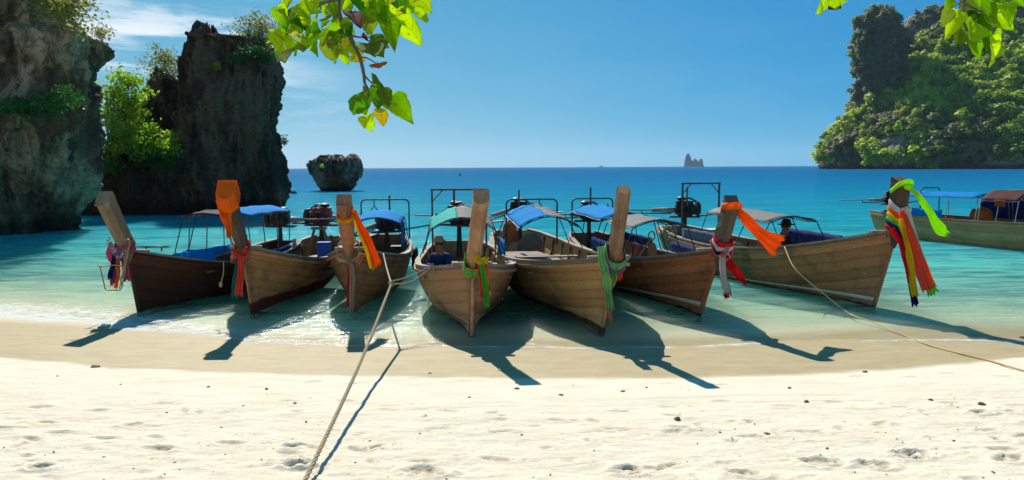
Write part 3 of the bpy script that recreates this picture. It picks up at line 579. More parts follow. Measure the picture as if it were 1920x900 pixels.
for s, c, nn, kd, steep in cand_s:
    me, V, F = R_.choice(crowns[kd]); rz = R_.uniform(0, 2 * PI); sc = (s * R_.uniform(.8, 1.2), s, s * R_.uniform(.65, 1.35)); pos = Vector(c) + Vector(nn) * s * .35 + Vector((0, 0, s * .25))
    if cnt < 290:
        o = bpy.data.objects.new('jungle_tree', me); COL.objects.link(o); o.location = pos; o.rotation_euler = (0, 0, rz); o.scale = sc
        sz_ = 'broad' if s > 6.2 else ('medium' if s > 4.6 else 'small'); ppx = pos.x / pos.y * FPX + 960; ppy = 313 - (pos.z - CAMH) / pos.y * FPX
        kw = {'bright': 'bright yellow-green', 'mid': 'mid green', 'olive': 'dull olive', 'dark': 'dark grey-green'}[kd]
        vz = 'at the waterline' if ppy > 285 else ('low on the slope' if ppy > 240 else ('halfway up the slope' if ppy > 180 else ('high on the slope' if ppy > 110 else 'near the summit')))
        hz = 'of the left tip' if ppx < 1590 else ('under the rock tower' if ppx < 1690 and ppy > 170 else ('on the rock tower itself' if ppx < 1690 else ('left of the hill centre' if ppx < 1770 else ('right of the hill centre' if ppx < 1850 else 'at the right photo edge'))))
        tag(o, f'{sz_} {kw} tree {vz} {hz}', 'tree', 'trees on the forested headland'); cnt += 1
    else:
        M_ = np.array([[math.cos(rz) * sc[0], -math.sin(rz) * sc[1], 0], [math.sin(rz) * sc[0], math.cos(rz) * sc[1], 0], [0, 0, sc[2]]])
        SV[kd].append(V @ M_.T + np.array(pos)); SF[kd] += [tuple(q + off[kd] for q in f) for f in F]; off[kd] += len(V)
for kd in kinds:
    if SV[kd]:
        me = bpy.data.meshes.new('forest'); me.from_pydata(np.concatenate(SV[kd]).tolist(), [], SF[kd]); me.update(); me.materials.append(kinds[kd])
        tag(link(bpy.data.objects.new('forest', me)), {'bright': 'bright green', 'mid': 'mid green', 'olive': 'olive', 'dark': 'dark green'}[kd] + ' forest cover filling the headland between the larger trees', kind='stuff')
# ================================================================== LONGTAIL BOATS
M_DARK = simple('dark_metal', (.035, .033, .032), .5, .6, .4, 8); M_RUST = simple('rusty_metal', (.16, .075, .04), .75, .3, .4, 8)
M_TUBE = simple('painted_tube', (.045, .06, .075), .5, .4, .3, 8); M_RED = simple('engine_red', (.22, .03, .022), .6, .2, .4, 7)
M_GREY = simple('weathered_grey', (.28, .26, .23), .85, 0, .3, 4); M_BLACK = simple('black_rubber', (.02, .02, .022), .7)
M_CHROME = simple('dull_steel', (.45, .45, .44), .35, .9, .1, 8, .05); M_BRASS = simple('gilt_tube', (.42, .27, .12), .5, .5, .2, 8, .05)
M_PALE = wood('pale_rail_wood', (.24, .20, .15), (.42, .36, .28), stain=.35, streak=.3); M_DECK = wood('deck_wood', (.22, .17, .12), (.40, .33, .25), stain=.35, streak=.35)
M_INNER = wood('inner_wood', (.10, .065, .045), (.20, .14, .10), stain=.4)
def cloth(name, col, trans=.35, rough=.75): return simple(name, col, rough, 0, .12, 5, .25, trans)
BLUE = cloth('blue_tarpaulin', (.002, .24, .60), .3, .9); NAVY = cloth('navy_curtain', (.012, .035, .17), .25); GREYCLOTH = cloth('grey_canvas', (.25, .235, .21), .3)
TURQ = cloth('turquoise_sheet', (.02, .50, .42), .4); SALMON = cloth('salmon_cloth', (.50, .22, .16), .3); SLATE = cloth('slate_cloth', (.10, .15, .22), .3)
def prof_of(pts, u):
    for (a, va), (b_, vb) in zip(pts, pts[1:]):
        if u <= b_: t = (u - a) / (b_ - a); t = t * t * (3 - 2 * t) * .5 + t * .5; return va + (vb - va) * t
    return pts[-1][1]
class Boat:
    def __init__(s, name_label, foot, vp, Lb, B, deck_px, top_px, mats, lean=None, **k):
        s.f = G(*foot, -.05); s.f.z = 0; s.L = Lb; s.B = B
        d = ray(vp, 313.5); s.ang = math.atan2(d.y, d.x)                      # stern direction
        s.fw = Vector((-math.cos(s.ang), -math.sin(s.ang), 0)); s.lt = Vector((math.sin(s.ang), -math.cos(s.ang), 0))   # forward, port
        s.root = empty('longtail_boat', s.f, math.atan2(s.fw.y, s.fw.x)); tag(s.root, name_label, 'boat', 'longtail boats moored bow to the beach')
        s.hm, s.lm, s.sm = mats
        if lean: s.D = Vector((lean[0], 0, lean[1])); s.T = Vector((lean[2], lean[4] if len(lean) > 4 else 0, lean[3]))
        else:
            s.D = s.onplane(*deck_px); s.T = s.onplane(*top_px)
        s.mid = k.get('mid', .72); s.stern = k.get('stern', .92); s.bs = k.get('bs', .45); s.keel = k.get('keel', -.35)
        s.k = k
    def loc(s, w): v = Vector(w) - s.f; return Vector((v.dot(s.fw), v.dot(s.lt), v.z))
    def wor(s, l): return s.f + s.fw * l[0] + s.lt * l[1] + Vector((0, 0, l[2]))
    def onplane(s, px, py, y=0.0):                                               # local point in the lengthwise plane at side offset y
        d = ray(px, py); o = CP - s.f; dn = d.dot(s.lt); t = (y - o.dot(s.lt)) / dn; return s.loc(CP + d * t)
    def bw(s, u): return s.B / 2 * prof_of([(0, .07 / s.B), (.05, .27), (.12, .54), (.22, .80), (.36, .97), (.5, 1), (.75, .88), (.92, .68), (1, s.bs)], u)
    def gz(s, u): return s.mid + (s.D.z - s.mid) * max(0, 1 - u / .62) ** 2.1 + (s.stern - s.mid) * max(0, (u - .62) / .38) ** 1.8
    def gx(s, u): return lerp(s.D.x, -s.L, u)
    def kz(s, u): return prof_of([(0, -.05), (.12, -.2), (.35, s.keel), (.8, s.keel), (1, s.keel + .38)], u)
    def kx(s, u): return lerp(0, -s.L + .25, u)
    def surf(s, u, t, side=1, off=0.0):
        w_ = sstep(0.0, .48, u)
        yv = t ** 1.15; zv = t ** 1.0
        a = t * PI / 2
        ym = (math.sin(a) ** .82) * (.90 + .10 * t); zm = (1 - math.cos(a)) ** .92
        Yf, Zf = lerp(yv, ym, w_), lerp(zv, zm, w_)
        b_ = s.bw(u); kz, g = s.kz(u), s.gz(u); kh = .05
        x = lerp(s.kx(u), s.gx(u), Zf); y = kh + (b_ - kh) * Yf + off; z = kz + (g - kz) * Zf
        return Vector((x, y * side, z))
    def build(s):
        r = s.root; us = [0, .015, .03, .05, .075, .1, .13, .16, .2, .24, .28, .33, .38, .44, .5, .56, .62, .68, .74, .8, .86, .92, .96, 1]
        NP = s.k.get('np', 7)
        for side in (1, -1):
            for i in range(NP):
                t0, t1 = i / NP, (i + 1) / NP; e = .06 * (t1 - t0); rows = []
                for u in us:
                    rows.append([s.surf(u, t, side, o) for t, o in ((t0, -.014), (t0 + e * .3, -.008), (t0 + e * .9, 0), ((t0 + t1) / 2, .001), (t1 - e * .9, 0), (t1 - e * .3, -.008), (t1, -.014))])
                if side > 0: rows = [row[::-1] for row in rows]
                mb = MB(); mb.sheet(rows, 0)
                ri = [[p - Vector((0, side * .03, 0)) for p in row[::-1]] for row in rows]; mb.sheet([[row[0], row[3], row[-1]] for row in ri], 0)
                mb.build('plank', s.hm, r, True)
            # gunwale cap, rub rail and inner wale
            for nm, dy, dz, wd, th, mt, u0 in (('gunwale', -.045, .022, .12, .045, M_PALE, 0), ('rub_rail', .012, -.075, .05, .055, s.sm, .005)):
                rg = []
                for u in us:
                    if u < u0: continue
                    p = s.surf(u, 1, side) + Vector((0, side * dy, dz)); rg.append([p + Vector((0, side * a * wd / 2, b_ * th / 2)) for a, b_ in ((-1, -1), (1, -1), (1, 1), (-1, 1))][::side])
                MB().rings(rg).build(nm, mt, r)
            if s.k.get('stripe'):
                z0, th, u1, mt = s.k['stripe']; rows = []
                for q in range(41):
                    u = q / 40 * u1; row = []
                    zc = z0 * (1 - .55 * u / u1) 
                    for dz in (-th / 2, 0, th / 2):
                        zz = zc + dz * (1 - .75 * q / 40); lo_, hi_ = 0.0, 1.0
                        for _ in range(22):
                            md = (lo_ + hi_) / 2
                            if s.surf(u, md, side).z < zz: lo_ = md
                            else: hi_ = md
                        row.append(s.surf(u, lo_, side, .006))
                    rows.append(row if side < 0 else row[::-1])
                MB().sheet(rows, .004).build('waterline_stripe', mt, r, True)
        # keel
        rg = []
        for u in us: c = Vector((s.kx(u), 0, s.kz(u) - .02)); rg.append([c + Vector((0, a * .055, b_)) for a, b_ in ((-1, -.05), (1, -.05), (1, .05), (-1, .05))])
        MB().rings(rg).build('keel', s.lm, r)
        # stem: faired timber from the forefoot to the deck, sharp towards the water
        n = 12; rg = []
        for i in range(n + 1):
            t = i / n; c = Vector((lerp(0, s.D.x, t), 0, lerp(-.10, s.D.z + .05, t))); wd = lerp(.035, .05, t)
            rg.append([c + Vector(q) for q in ((-.12, -wd * 1.1, 0), (-.02, -wd, 0), (.045, -.010, 0), (.045, .010, 0), (-.02, wd, 0), (-.12, wd * 1.1, 0))])
        MB().rings(rg).build('stem', s.sm, r)
        # tall prow post with a slanted, faceted top
        D0 = s.D + Vector((-.10, 0, -.34)); dirp = (s.T - s.D).normalized(); mid1 = lerp(s.D, s.T, .18) + Vector((-.03, 0, -.02))
        path = smooth_path([D0, s.D + Vector((-.02, 0, .05)), mid1, lerp(s.D, s.T, .6), s.T], 4); rg = []
        wb, wt, db, dt = s.k.get('post', (.10, .135, .12, .15))
        for i, p in enumerate(path):
            t = i / (len(path) - 1); tg = (path[min(i + 1, len(path) - 1)] - path[max(i - 1, 0)]).normalized(); ax = Vector((0, 1, 0)).cross(tg).normalized()  # fore direction
            k_ = sstep(-.12, .34, t); wd, de = lerp(wb, wt, t) * k_, lerp(db, dt, t) * (.25 + .75 * k_); v_ = .35 + .35 * t; ring = []
            for a, b_ in ((-1, -1), (v_ * .6, -1), (1, -.38), (1, .38), (v_ * .6, 1), (-1, 1)):
                q = p + ax * a * de + Vector((0, b_ * wd, 0))
                if i == len(path) - 1: q = q - tg * (.5 * (a + 1)) * s.k.get('slant', .14)
                ring.append(q + Vector((random.uniform(-.006, .006), random.uniform(-.006, .006), 0)))
            rg.append(ring)
        s.axf = ax
        MB().rings(rg).build('prow_post', s.k.get('postmat', s.sm), r, bevel=.016)
        # breast hook and little foredeck across the bow
        zb = s.gz(.03) + .03
        MB().box((s.gx(.035), 0, zb), (.10, s.bw(.035) * 2 + .22, .06)).build('breast_hook', M_PALE, r, bevel=.006)
        xs = [.05, .07, .09, .11, .13]
        for u in xs:
            MB().box((s.gx(u), 0, s.gz(u) - .05), (abs(s.gx(.02) - s.gx(0)) * .92, s.bw(u) * 2 - .10, .03)).build('deck_board', M_DECK, r)
        # ribs
        for k in range(11):
            u = .18 + .072 * k
            for side in (1, -1):
                rg = []
                for t in (.12, .3, .5, .7, .85, .97): p = s.surf(u, t, side, -.05); rg.append([p + Vector((a * .03, side * b_ * .025, 0)) for a, b_ in ((-1, -1), (1, -1), (1, 1), (-1, 1))][::side])
                MB().rings(rg).build('rib', M_INNER, r)
        # floor boards and thwarts
        def boards(u0, u1, z, nm, n, mt, inset=.10):
            for k in range(n):
                ua, ub = lerp(u0, u1, k / n), lerp(u0, u1, (k + .93) / n); um = (ua + ub) / 2
                lo_, hi_ = 0., 1.
                for _ in range(18):
                    md = (lo_ + hi_) / 2
                    if s.surf(um, md).z < z: lo_ = md
                    else: hi_ = md
                hw = max(.1, s.surf(um, lo_).y - inset); p = s.surf(um, lo_)
                MB().box((p.x, 0, z + random.uniform(-.004, .004)), (abs(s.gx(ub) - s.gx(ua)), hw * 2, .03)).build(nm, mt, r)
        boards(.16, .70, .14, 'floor_board', 14, M_DECK); boards(.72, .93, .36, 'stern_board', 6, M_DECK, .08)
        for u in s.k.get('seats', (.26, .38, .50, .62)):
            MB().box((s.gx(u), 0, s.gz(u) - .20), (.24, s.bw(u) * 2 - .08, .035)).build('seat', M_DECK, r, bevel=.004)
        # transom
        pts = [s.surf(1, t, -1) for t in (1, .8, .6, .4, .2, .05)] + [s.surf(1, t, 1) for t in (.05, .2, .4, .6, .8, 1)]
        MB().rings([pts, [p + Vector((.05, 0, 0)) for p in pts]]).build('transom', s.hm, r)
        return s
    # ---------- fittings; x positions are fractions u of the length
    def canopy(s, u0, u1, w_, ze, rise, mats, npost=3, frame=M_TUBE, gray_side=None, tilt=0.0, across=True, sag=.02, scallop=0):
        r = s.root; x0, x1 = s.gx(u0), s.gx(u1); nx_, ny_ = 9, 13; cols = [(0, 1.0)] if not gray_side else None
        def P_(a, b_, dz=0):
            x = lerp(x0, x1, a); y = lerp(-w_, w_, b_); z = ze + rise * (1 - (2 * b_ - 1) ** 2) + tilt * a + dz - sag * math.sin(a * PI * (npost - 1)) ** 2
            return Vector((x, y, z))
        segs = mats if isinstance(mats, list) else [(0, 1, mats)]
        for q, (b0, b1, mt) in enumerate(segs):
            rows = [[P_(i / (nx_ - 1), lerp(b0, b1, j / (ny_ - 1)), .012 * math.sin(i * 2.1 + j * 1.3)) for j in range(ny_)] for i in range(nx_)]
            MB().sheet(rows, .008).build('canopy', mt, r, True)
        for k in range(npost):
            a = k / (npost - 1)
            MB().tube([P_(a, j / 12, -.02) for j in range(13)], .013, 5).build('canopy_bow', frame, r)
            for b_, sd in ((0, -1), (1, 1)):
                t = P_(a, b_, -.01); u = lerp(u0, u1, a); g = Vector((s.gx(u), sd * (s.bw(u) - .05), s.gz(u) + .02))
                MB().tube([g, t], .013, 5).build('canopy_post', frame, r)
        for b_ in (0, 1, .5): MB().tube([P_(a / 8, b_, -.025) for a in range(9)], .012, 5).build('canopy_rail', frame, r)
        s.cP = P_
        return s
    def curtain(s, u0, u1, side, z0, z1, mt, in_=.05, wav=.012, y=None):
        rows = []
        for i in range(15):
            u = lerp(u0, u1, i / 14); yy = side * ((s.bw(u) - in_) if y is None else y)
            rows.append([Vector((s.gx(u), yy + wav * math.sin(i * 2.4 + k), lerp(z0, z1, k / 4) + .01 * math.sin(i * 1.7) * (k == 4))) for k in range(5)])
        MB().sheet(rows, .006).build('side_curtain', mt, s.root, True)
    def arch(s, u, w_, zt, round_=True, mt=M_TUBE, mid=None, brace=False, r=.022, yo=0.0):
        x = s.gx(u); zb = s.gz(u)
        if round_: pts = [(x, yo-w_, zb)] + [(x, yo-w_ + .12 * (1 - math.cos(a)), zt - .12 + .12 * math.sin(a)) for a in [0, .5, 1.1, PI / 2]] + [(x, yo+w_ - .12 * (1 - math.cos(a)), zt - .12 + .12 * math.sin(a)) for a in [PI / 2, 1.1, .5, 0]] + [(x, yo+w_, zb)]
        else: pts = None
        mb = MB()
        if round_: mb.tube(pts, r, 6)
        else:
            mb.box((x, yo-w_, (zb + zt) / 2), (.045, .045, zt - zb)); mb.box((x, yo+w_, (zb + zt) / 2), (.045, .045, zt - zb)); mb.box((x, yo, zt + .012), (.047, w_ * 2 + .07, .045))
        if brace:
            for sd in (-1, 1): mb.tube([(x, yo + sd * w_, zt - .28), (x, yo + sd * (w_ - .26), zt)], .014, 5)
        if mid:
            mb.tube([(x, yo + mid[0], zt), (x, yo + mid[0], mid[1] + .2)], .014, 5)
            for q in (-.16, .16): mb.tube([(x, yo + mid[0], mid[1] + .24), (x, yo + mid[0] + q, mid[1])], .012, 5)
        mb.build('tie_frame', mt, s.root, round_)
    def engine(s, u, z, yaw, mat=M_DARK, shaft=3.0, pitch=0.0, scale=1.0, y=0.0, exhaust=.45, prop=True):
        """car engine on a pivot post with radiator, exhaust, tiller and the long propeller shaft; yaw: world heading of the shaft"""
        r = s.root; x = s.gx(u); base = s.gz(u) - .35; ya = yaw - math.atan2(s.fw.y, s.fw.x); R = Matrix.Rotation(ya, 3, 'Z'); c = Vector((x, y, z)); k = scale
        def p(a, b_, d): return c + R @ (Vector((a, b_, d)) * k)
        eng = MB().box(c + Vector((0, 0, 0)), (.50 * k, .30 * k, .26 * k), R).box(p(.02, 0, .17), (.44 * k, .22 * k, .10 * k), R).box(p(0, 0, -.17), (.36 * k, .20 * k, .10 * k), R).build('engine', mat, r, bevel=.012)
        MB().box(p(-.31, 0, .02), (.07 * k, .36 * k, .36 * k), R).build('radiator', M_DARK, eng, bevel=.01)
        f = MB(); f.tube([p(-.36, 0, .02), p(-.39, 0, .02)], .15 * k, 12); f.build('fan', M_BLACK, eng)
        h = MB()
        for q in range(4): h.tube([p(-.15 + .1 * q, .15, .08), p(-.15 + .1 * q, .22, .05), p(-.1 + .06 * q, .24, -.08)], .022 * k, 6)
        h.tube([p(-.2, .24, -.09), p(.2, .24, -.09)], .03 * k, 6); h.tube([p(-.2, -.18, .0), p(0, -.21, .12), p(.2, -.18, 0)], .028 * k, 6)
        h.tube([p(-.28, .1, .2), p(-.1, .05, .3), p(.12, .1, .26)], .025 * k, 6); h.ball(p(.1, 0, .28), (.12 * k, .12 * k, .06 * k), 10, 6); h.box(p(.12, -.17, -.05), (.14 * k, .1 * k, .16 * k), R); h.ball(p(-.05, -.2, .02), .06 * k, 8, 6)
        h.tube([p(-.1, -.12, .2), p(-.02, -.2, .27), p(.15, -.15, .2)], .018 * k, 5)
        h.build('manifold', M_DARK, eng)
        MB().tube([p(-.02, .18, .1), p(-.02, .19, .25), p(-.02, .19, .25 + exhaust)], [.03 * k, .024 * k, .024 * k], 7).build('exhaust_pipe', M_RUST, eng)
        MB().tube([p(0, 0, -.22), Vector((x, y, base))], [.05 * k, .07 * k], 8).build('pivot_post', M_DARK, eng)
        fr = MB(); fr.tube([p(-.35, .16, -.2), p(.4, .16, -.2)], .02, 5); fr.tube([p(-.35, -.16, -.2), p(.4, -.16, -.2)], .02, 5); fr.tube([p(.4, .16, -.2), p(.4, -.16, -.2)], .02, 5); fr.tube([p(-.35, .16, -.2), p(-.35, -.16, -.2)], .02, 5); fr.build('engine_frame', M_RUST, eng)
        e = c + R @ Vector((shaft * math.cos(pitch), 0, -.02 + shaft * math.sin(pitch))); s0 = p(.25, 0, -.02)
        MB().tube([s0, s0.lerp(e, .35)], [.075 * k, .05 * k], 8).tube([s0.lerp(e, .3), e], .022, 6).build('tail_shaft', M_GREY, eng, True)
        MB().tube([s0.lerp(e, .06) - Vector((0, 0, .10)), s0.lerp(e, .5) - Vector((0, 0, .10))], .018, 5).tube([s0.lerp(e, .5) - Vector((0, 0, .1)), s0.lerp(e, .5)], .014, 5).build('shaft_brace', M_DARK, eng)
        MB().tube([p(-.2, 0, -.2), p(-.75, .05, -.12), p(-1.25, .08, -.05)], [.022, .02, .018], 6).build('tiller', M_DARK, eng)
        if prop:
            pr = MB(); pr.ball(e, .045, 8, 6); dd = (e - s0).normalized(); a1 = dd.orthogonal().normalized(); b1 = dd.cross(a1)
            for q in range(3):
                an = q * 2 * PI / 3; v = a1 * math.cos(an) + b1 * math.sin(an); t_ = dd.cross(v)
                pr.sheet([[e + v * .03 - t_ * .02 - dd * .02, e + v * .03 + t_ * .03 + dd * .02], [e + v * .12 - t_ * .05 - dd * .03, e + v * .12 + t_ * .05 + dd * .03], [e + v * .18 - t_ * .03, e + v * .18 + t_ * .03 + dd * .01]], .008)
            pr.build('propeller', M_RUST, eng)
        return eng
def heap(name, label, cat, c, rad, mat, seed, group=None, rough=.25, parent=None):
    r = rad; a = np.linspace(0, 2 * PI, 40, endpoint=False); h = np.linspace(0, PI / 2, 16)
    A, Hh = np.meshgrid(a, h); x = np.cos(A) * np.cos(Hh) ** .7; y = np.sin(A) * np.cos(Hh) ** .7; z = np.sin(Hh) ** .9
    f = 1 + rough * ridge(x * 1.7 + seed, y * 1.7, z * 1.7, 4) + rough * .5 * fbm(x * 5, y * 5, z * 5 + seed, 3)
    V = np.stack([x * f * r[0], y * f * r[1], z * f * r[2]], -1).reshape(-1, 3) + np.array(c)
    return tag(mesh_np(name, V, gridF(16, 40, True), mat), label, cat, group)
W0 = lambda c, f: tuple(min(.72, v * g_) for v, g_ in zip(c, f))
W = lambda n, a, b_, **k: W1(n, W0(a, (3.1, 1.85, 1.2)), W0(b_, (2.8, 1.7, 1.15)), **{**dict(low=(.07, .05, .032), lowz=-.03), **k})
W1 = lambda n, a, b_, **k: (wood('hull_' + n, a, b_, **k), wood('keel_' + n, tuple(c * .6 for c in a), a), wood('stem_' + n, tuple(min(1, c * 1.0) for c in a), tuple(min(1, c * 1.1) for c in b_), grain=(14, 14, 1.0), stain=k.get('stain', .4) * .6, low=k.get('low'), lowz=k.get('lowz', 0)))
wh = simple('white_paint', (.68, .66, .58), .7, 0, .15, 6, .1); yel = simple('cream_paint', (.50, .44, .28), .75, 0, .25, 6, .1)
b1 = Boat('leftmost longtail boat, very dark hull, blue canopy, gilt frame on its bow', (262, 590), 1200, 6.4, 1.75, (237, 470), (190, 366), np=5, mats=W('umber', (.022, .012, .008), (.045, .027, .018), stain=.6, low=(.05, .018, .012), lowz=.02, streak=.12), stern=.8, mid=.62, postmat=wood('post_tan', (.22, .15, .09), (.38, .28, .18), grain=(14, 14, 1), stain=.25), post=(.12, .14, .11, .15)).build()
b2 = Boat('second boat from the left, red bottom paint, orange wrapped prow post, no canopy', (475, 592), 900, 7.2, 1.8, (452, 462), (422, 350), W('ochre', (.15, .10, .055), (.30, .21, .12), stain=.75, low=(.17, .03, .025), lowz=.22, streak=.3), stern=.85, mid=.66, postmat=wood('post_brown', (.09, .065, .045), (.17, .13, .09), grain=(14, 14, 1)), post=(.095, .118, .11, .13)).build()
b3 = Boat('third boat from the left, brown hull seen bow on, with orange streamer and cream sash', (664, 590), 862, 7.6, 1.75, 0, 0, W('chestnut', (.10, .066, .042), (.20, .14, .09), stain=.8, streak=.35), np=6, lean=(.55, 1.30, .95, 2.28, .0), stern=.85, mid=.74, post=(.10, .135, .12, .13)).build()
b4 = Boat('fourth boat from the left, greyish brown hull seen bow on, thin cream stripe', (885, 632), 820, 7.6, 2.05, 0, 0, W('greybrown', (.14, .115, .085), (.27, .225, .17), stain=.65, streak=.5), np=6, lean=(.60, 1.25, 1.0, 2.42, .13), stern=.85, mid=.80, stripe=(.20, .045, .30, yel), post=(.08, .13, .11, .14)).build()
b5 = Boat('fifth boat from the left, light tan plank hull with a plain tapering wooden prow post', (1128, 630), 750, 10.0, 2.3, (1150, 470), (1163, 350), W('tan', (.18, .145, .088), (.35, .285, .18), stain=.6, low=(.12, .08, .045), lowz=.12, streak=.3), stern=.92, mid=.80, postmat=wood('post_red', (.22, .12, .06), (.36, .22, .12), grain=(14, 14, 1), stain=.4), post=(.10, .088, .12, .11), slant=.05, np=8, lean=(.75, 1.36, 1.15, 2.48, .03)).build()
b6 = Boat('sixth boat from the left, mottled brown hull, white band, orange streamer on its post', (1310, 595), 725, 8.4, 1.9, (1352, 468), (1375, 372), W('russet', (.10, .055, .035), (.25, .15, .085), stain=.8, low=(.04, .03, .022), lowz=.03, streak=.3), stern=.85, mid=.70, stripe=(.24, .09, .42, wh), postmat=wood('post_grey', (.11, .085, .065), (.22, .18, .14), grain=(14, 14, 1)), post=(.12, .12, .12, .12)).build()
b7 = Boat('large brown boat at the right of the row with neon green streamer and rainbow sashes', (1636, 580), 598, 8.9, 2.05, (1683, 432), (1693, 332), W('walnut', (.095, .078, .052), (.21, .17, .118), stain=.6, low=(.10, .035, .028), lowz=.03, streak=.35), stern=.95, mid=.76, stripe=(.17, .08, .5, wh), postmat=wood('post_dark', (.085, .06, .04), (.17, .12, .08), grain=(14, 14, 1)), post=(.13, .14, .13, .14), slant=.10).build()
b8 = Boat('plain olive brown boat beyond the others at the right edge, blue canopy tent', (2271, 503), 374, 11.0, 2.0, 0, 0, W('olive', (.19, .14, .085), (.28, .21, .13), stain=.25, streak=.2), np=5, lean=(.7, 1.45, 1.1, 2.6, 0), stern=.95, mid=.85).build()
RIGHT, LEFT = 0.0, PI
# --- fittings of each boat
b1.canopy(.48, .80, .72, 1.72, .12, BLUE, 4, M_RUST); b1.canopy(.39, .47, .50, 1.74, .06, cloth('dark_flap', (.07, .05, .05), .3), 2, M_DARK, tilt=.05)
b1.engine(.93, 1.42, RIGHT, shaft=1.5, pitch=.02, prop=False); b1.curtain(.38, .84, 1, .56, .80, NAVY); b1.curtain(.38, .84, -1, .60, .86, BLUE); b1.curtain(.85, .90, 1, .58, .92, cloth('pale_panel', (.55, .55, .62), .2))
b2.engine(.90, 1.45, RIGHT - .1, M_RED, shaft=1.2, exhaust=.05, prop=False, scale=1.15)
tr_ = MB(); xe = b2.gx(.86)
for q in (-.22, .22): tr_.box((xe, q, .80), (.10, .06, .80), Matrix.Rotation(q * 1.3, 3, 'X'))
tr_.box((xe, 0, 1.16), (.14, .40, .06)); tr_.build('trestle', simple('orange_wood', (.28, .15, .07), .8), b2.root)
b3.canopy(.56, .74, .60, 1.42, .16, BLUE, 3, tilt=.10); b3.arch(.86, .66, 1.92, mid=(-.30, 1.52)); b3.engine(.90, 1.22, LEFT + .5, shaft=1.6, pitch=-.25, exhaust=.45, scale=1.15); b3.curtain(.60, .76, 1, .80, 1.36, BLUE, y=.60)
b4.canopy(.56, .74, .72, 1.44, .26, [(0, .42, TURQ), (.42, 1, GREYCLOTH)], 3, M_RUST, tilt=.17); b4.arch(.80, .66, 2.25, False, M_RUST, brace=True, yo=-.02)
b4.curtain(.60, .61, 1, .8, 1.3, SALMON, y=.74); b4.engine(.92, 1.55, LEFT - .6, shaft=1.5, exhaust=.35, scale=1.2, prop=False)
b5.canopy(.48, .70, .68, 1.46, .24, [(0, .5, BLUE), (.5, 1, GREYCLOTH)], 3, tilt=.14); b5.arch(.70, .66, 1.98, mid=(.2, 1.66)); b5.engine(.88, 1.62, LEFT - .25, shaft=1.9, pitch=-.25, exhaust=.3, prop=False)  # grey half of the canopy: shaded underside of the blue cloth, set as colour
b5.curtain(.44, .56, -1, .80, 1.22, BLUE); b5.curtain(.36, .52, 1, .80, 1.18, NAVY, wav=.03)
b6.canopy(.56, .88, .66, 1.52, .16, BLUE, 3, tilt=.05); b6.canopy(.32, .52, .62, 1.50, .16, GREYCLOTH, 3, M_TUBE); b6.arch(.90, .60, 1.90); b6.engine(.94, 1.45, LEFT, shaft=1.1, scale=1.1, prop=False)
b6.curtain(.28, .50, 1, .70, 1.02, NAVY); b6.curtain(.62, .86, 1, .72, 1.0, NAVY)
b7.canopy(.34, .64, .62, 1.52, .12, GREYCLOTH, 4, tilt=.08); b7.arch(.80, .58, 2.30, False, M_TUBE, brace=True); b7.engine(.90, 1.52, LEFT - .1, shaft=2.3, scale=1.15, exhaust=.35)
b7.curtain(.27, .52, 1, .78, 1.22, NAVY); b7.curtain(.52, .74, -1, .80, 1.12, SLATE)
b8.canopy(.59, .88, .74, 1.66, .16, BLUE, 4, M_GREY); b8.canopy(.47, .58, .80, 1.62, .32, cloth('rust_canopy', (.10, .035, .03), .3), 3, M_GREY); b8.curtain(.70, .88, -1, .86, 1.20, BLUE); b8.curtain(.50, .68, 1, .85, 1.6, NAVY); b8.curtain(.49, .50, 1, .9, 1.6, NAVY, y=.3); b8.curtain(.50, .53, -1, 1.42, 1.64, cloth('orange_lining', (.55, .12, .03), .4))
b8.engine(.95, 1.45, LEFT, shaft=2.0, prop=False); b8.arch(.80, .5, 1.95, True, M_DARK)
def hang(b, u, y, z, n, mat, nm, lab):
    pass
# loose gear lying in the boats
c = b1.wor((b1.gx(.30), .1, .62)); heap('tarpaulin', 'crumpled bright blue tarpaulin heaped in the leftmost boat', 'tarpaulin', c, (.42, .34, .36), BLUE, 3)
c = b5.wor((b5.gx(.80), .15, .55)); heap('sack', 'brown sack lying on the stern boards of the tan boat', 'sack', c, (.34, .28, .40), simple('sack_cloth', (.20, .13, .10), .9), 5, rough=.12)
c = b5.wor((b5.gx(.84), -.35, .75)); heap('life_jackets', 'orange life jackets piled beside the engine of the tan boat', 'life jackets', c, (.2, .2, .5), cloth('life_orange', (.55, .13, .03), .1), 6)
c = b7.wor((b7.gx(.50), -.55, .72)); heap('straw_hat', 'straw coloured bundle on the gunwale of the large brown boat', 'bundle', c, (.2, .16, .2), simple('straw', (.55, .42, .16), .9, scale=20), 7, rough=.08)
c = b7.wor((b7.gx(.42), -.50, .72)); heap('folded_cloth', 'yellow folded cloth beside the straw bundle on the large brown boat', 'cloth', c, (.26, .12, .10), cloth('bright_yellow', (.70, .50, .02), .1), 8)
c = b8.wor((b8.gx(.62), -.1, .72)); heap('life_jackets', 'orange life jackets in the tent of the boat at the right edge', 'life jackets', c, (.35, .3, .5), bpy.data.materials['life_orange'], 9)
def box_thing(name, lab, cat, b, l, d, mat, rz=0.0):
    w_ = b.wor(l); r = empty(name, w_, b.root.rotation_euler[2] + rz); tag(r, lab, cat)
    MB().box((0, 0, d[2] / 2), d).build('body', mat, r, bevel=.01); MB().box((0, 0, d[2] + .018), (d[0] + .02, d[1] + .02, .03)).build('lid', mat, r, bevel=.006); return r
box_thing('cool_box', 'pale cool box standing behind the canopy of the large brown boat', 'cool box', b7, (b7.gx(.70), -.1, .55), (.5, .4, .5), simple('cool_grey', (.42, .40, .33), .6))
box_thing('battery_box', 'black battery box on the stern boards of the third boat', 'battery', b3, (b3.gx(.66), .42, .50), (.35, .25, .26), M_BLACK)
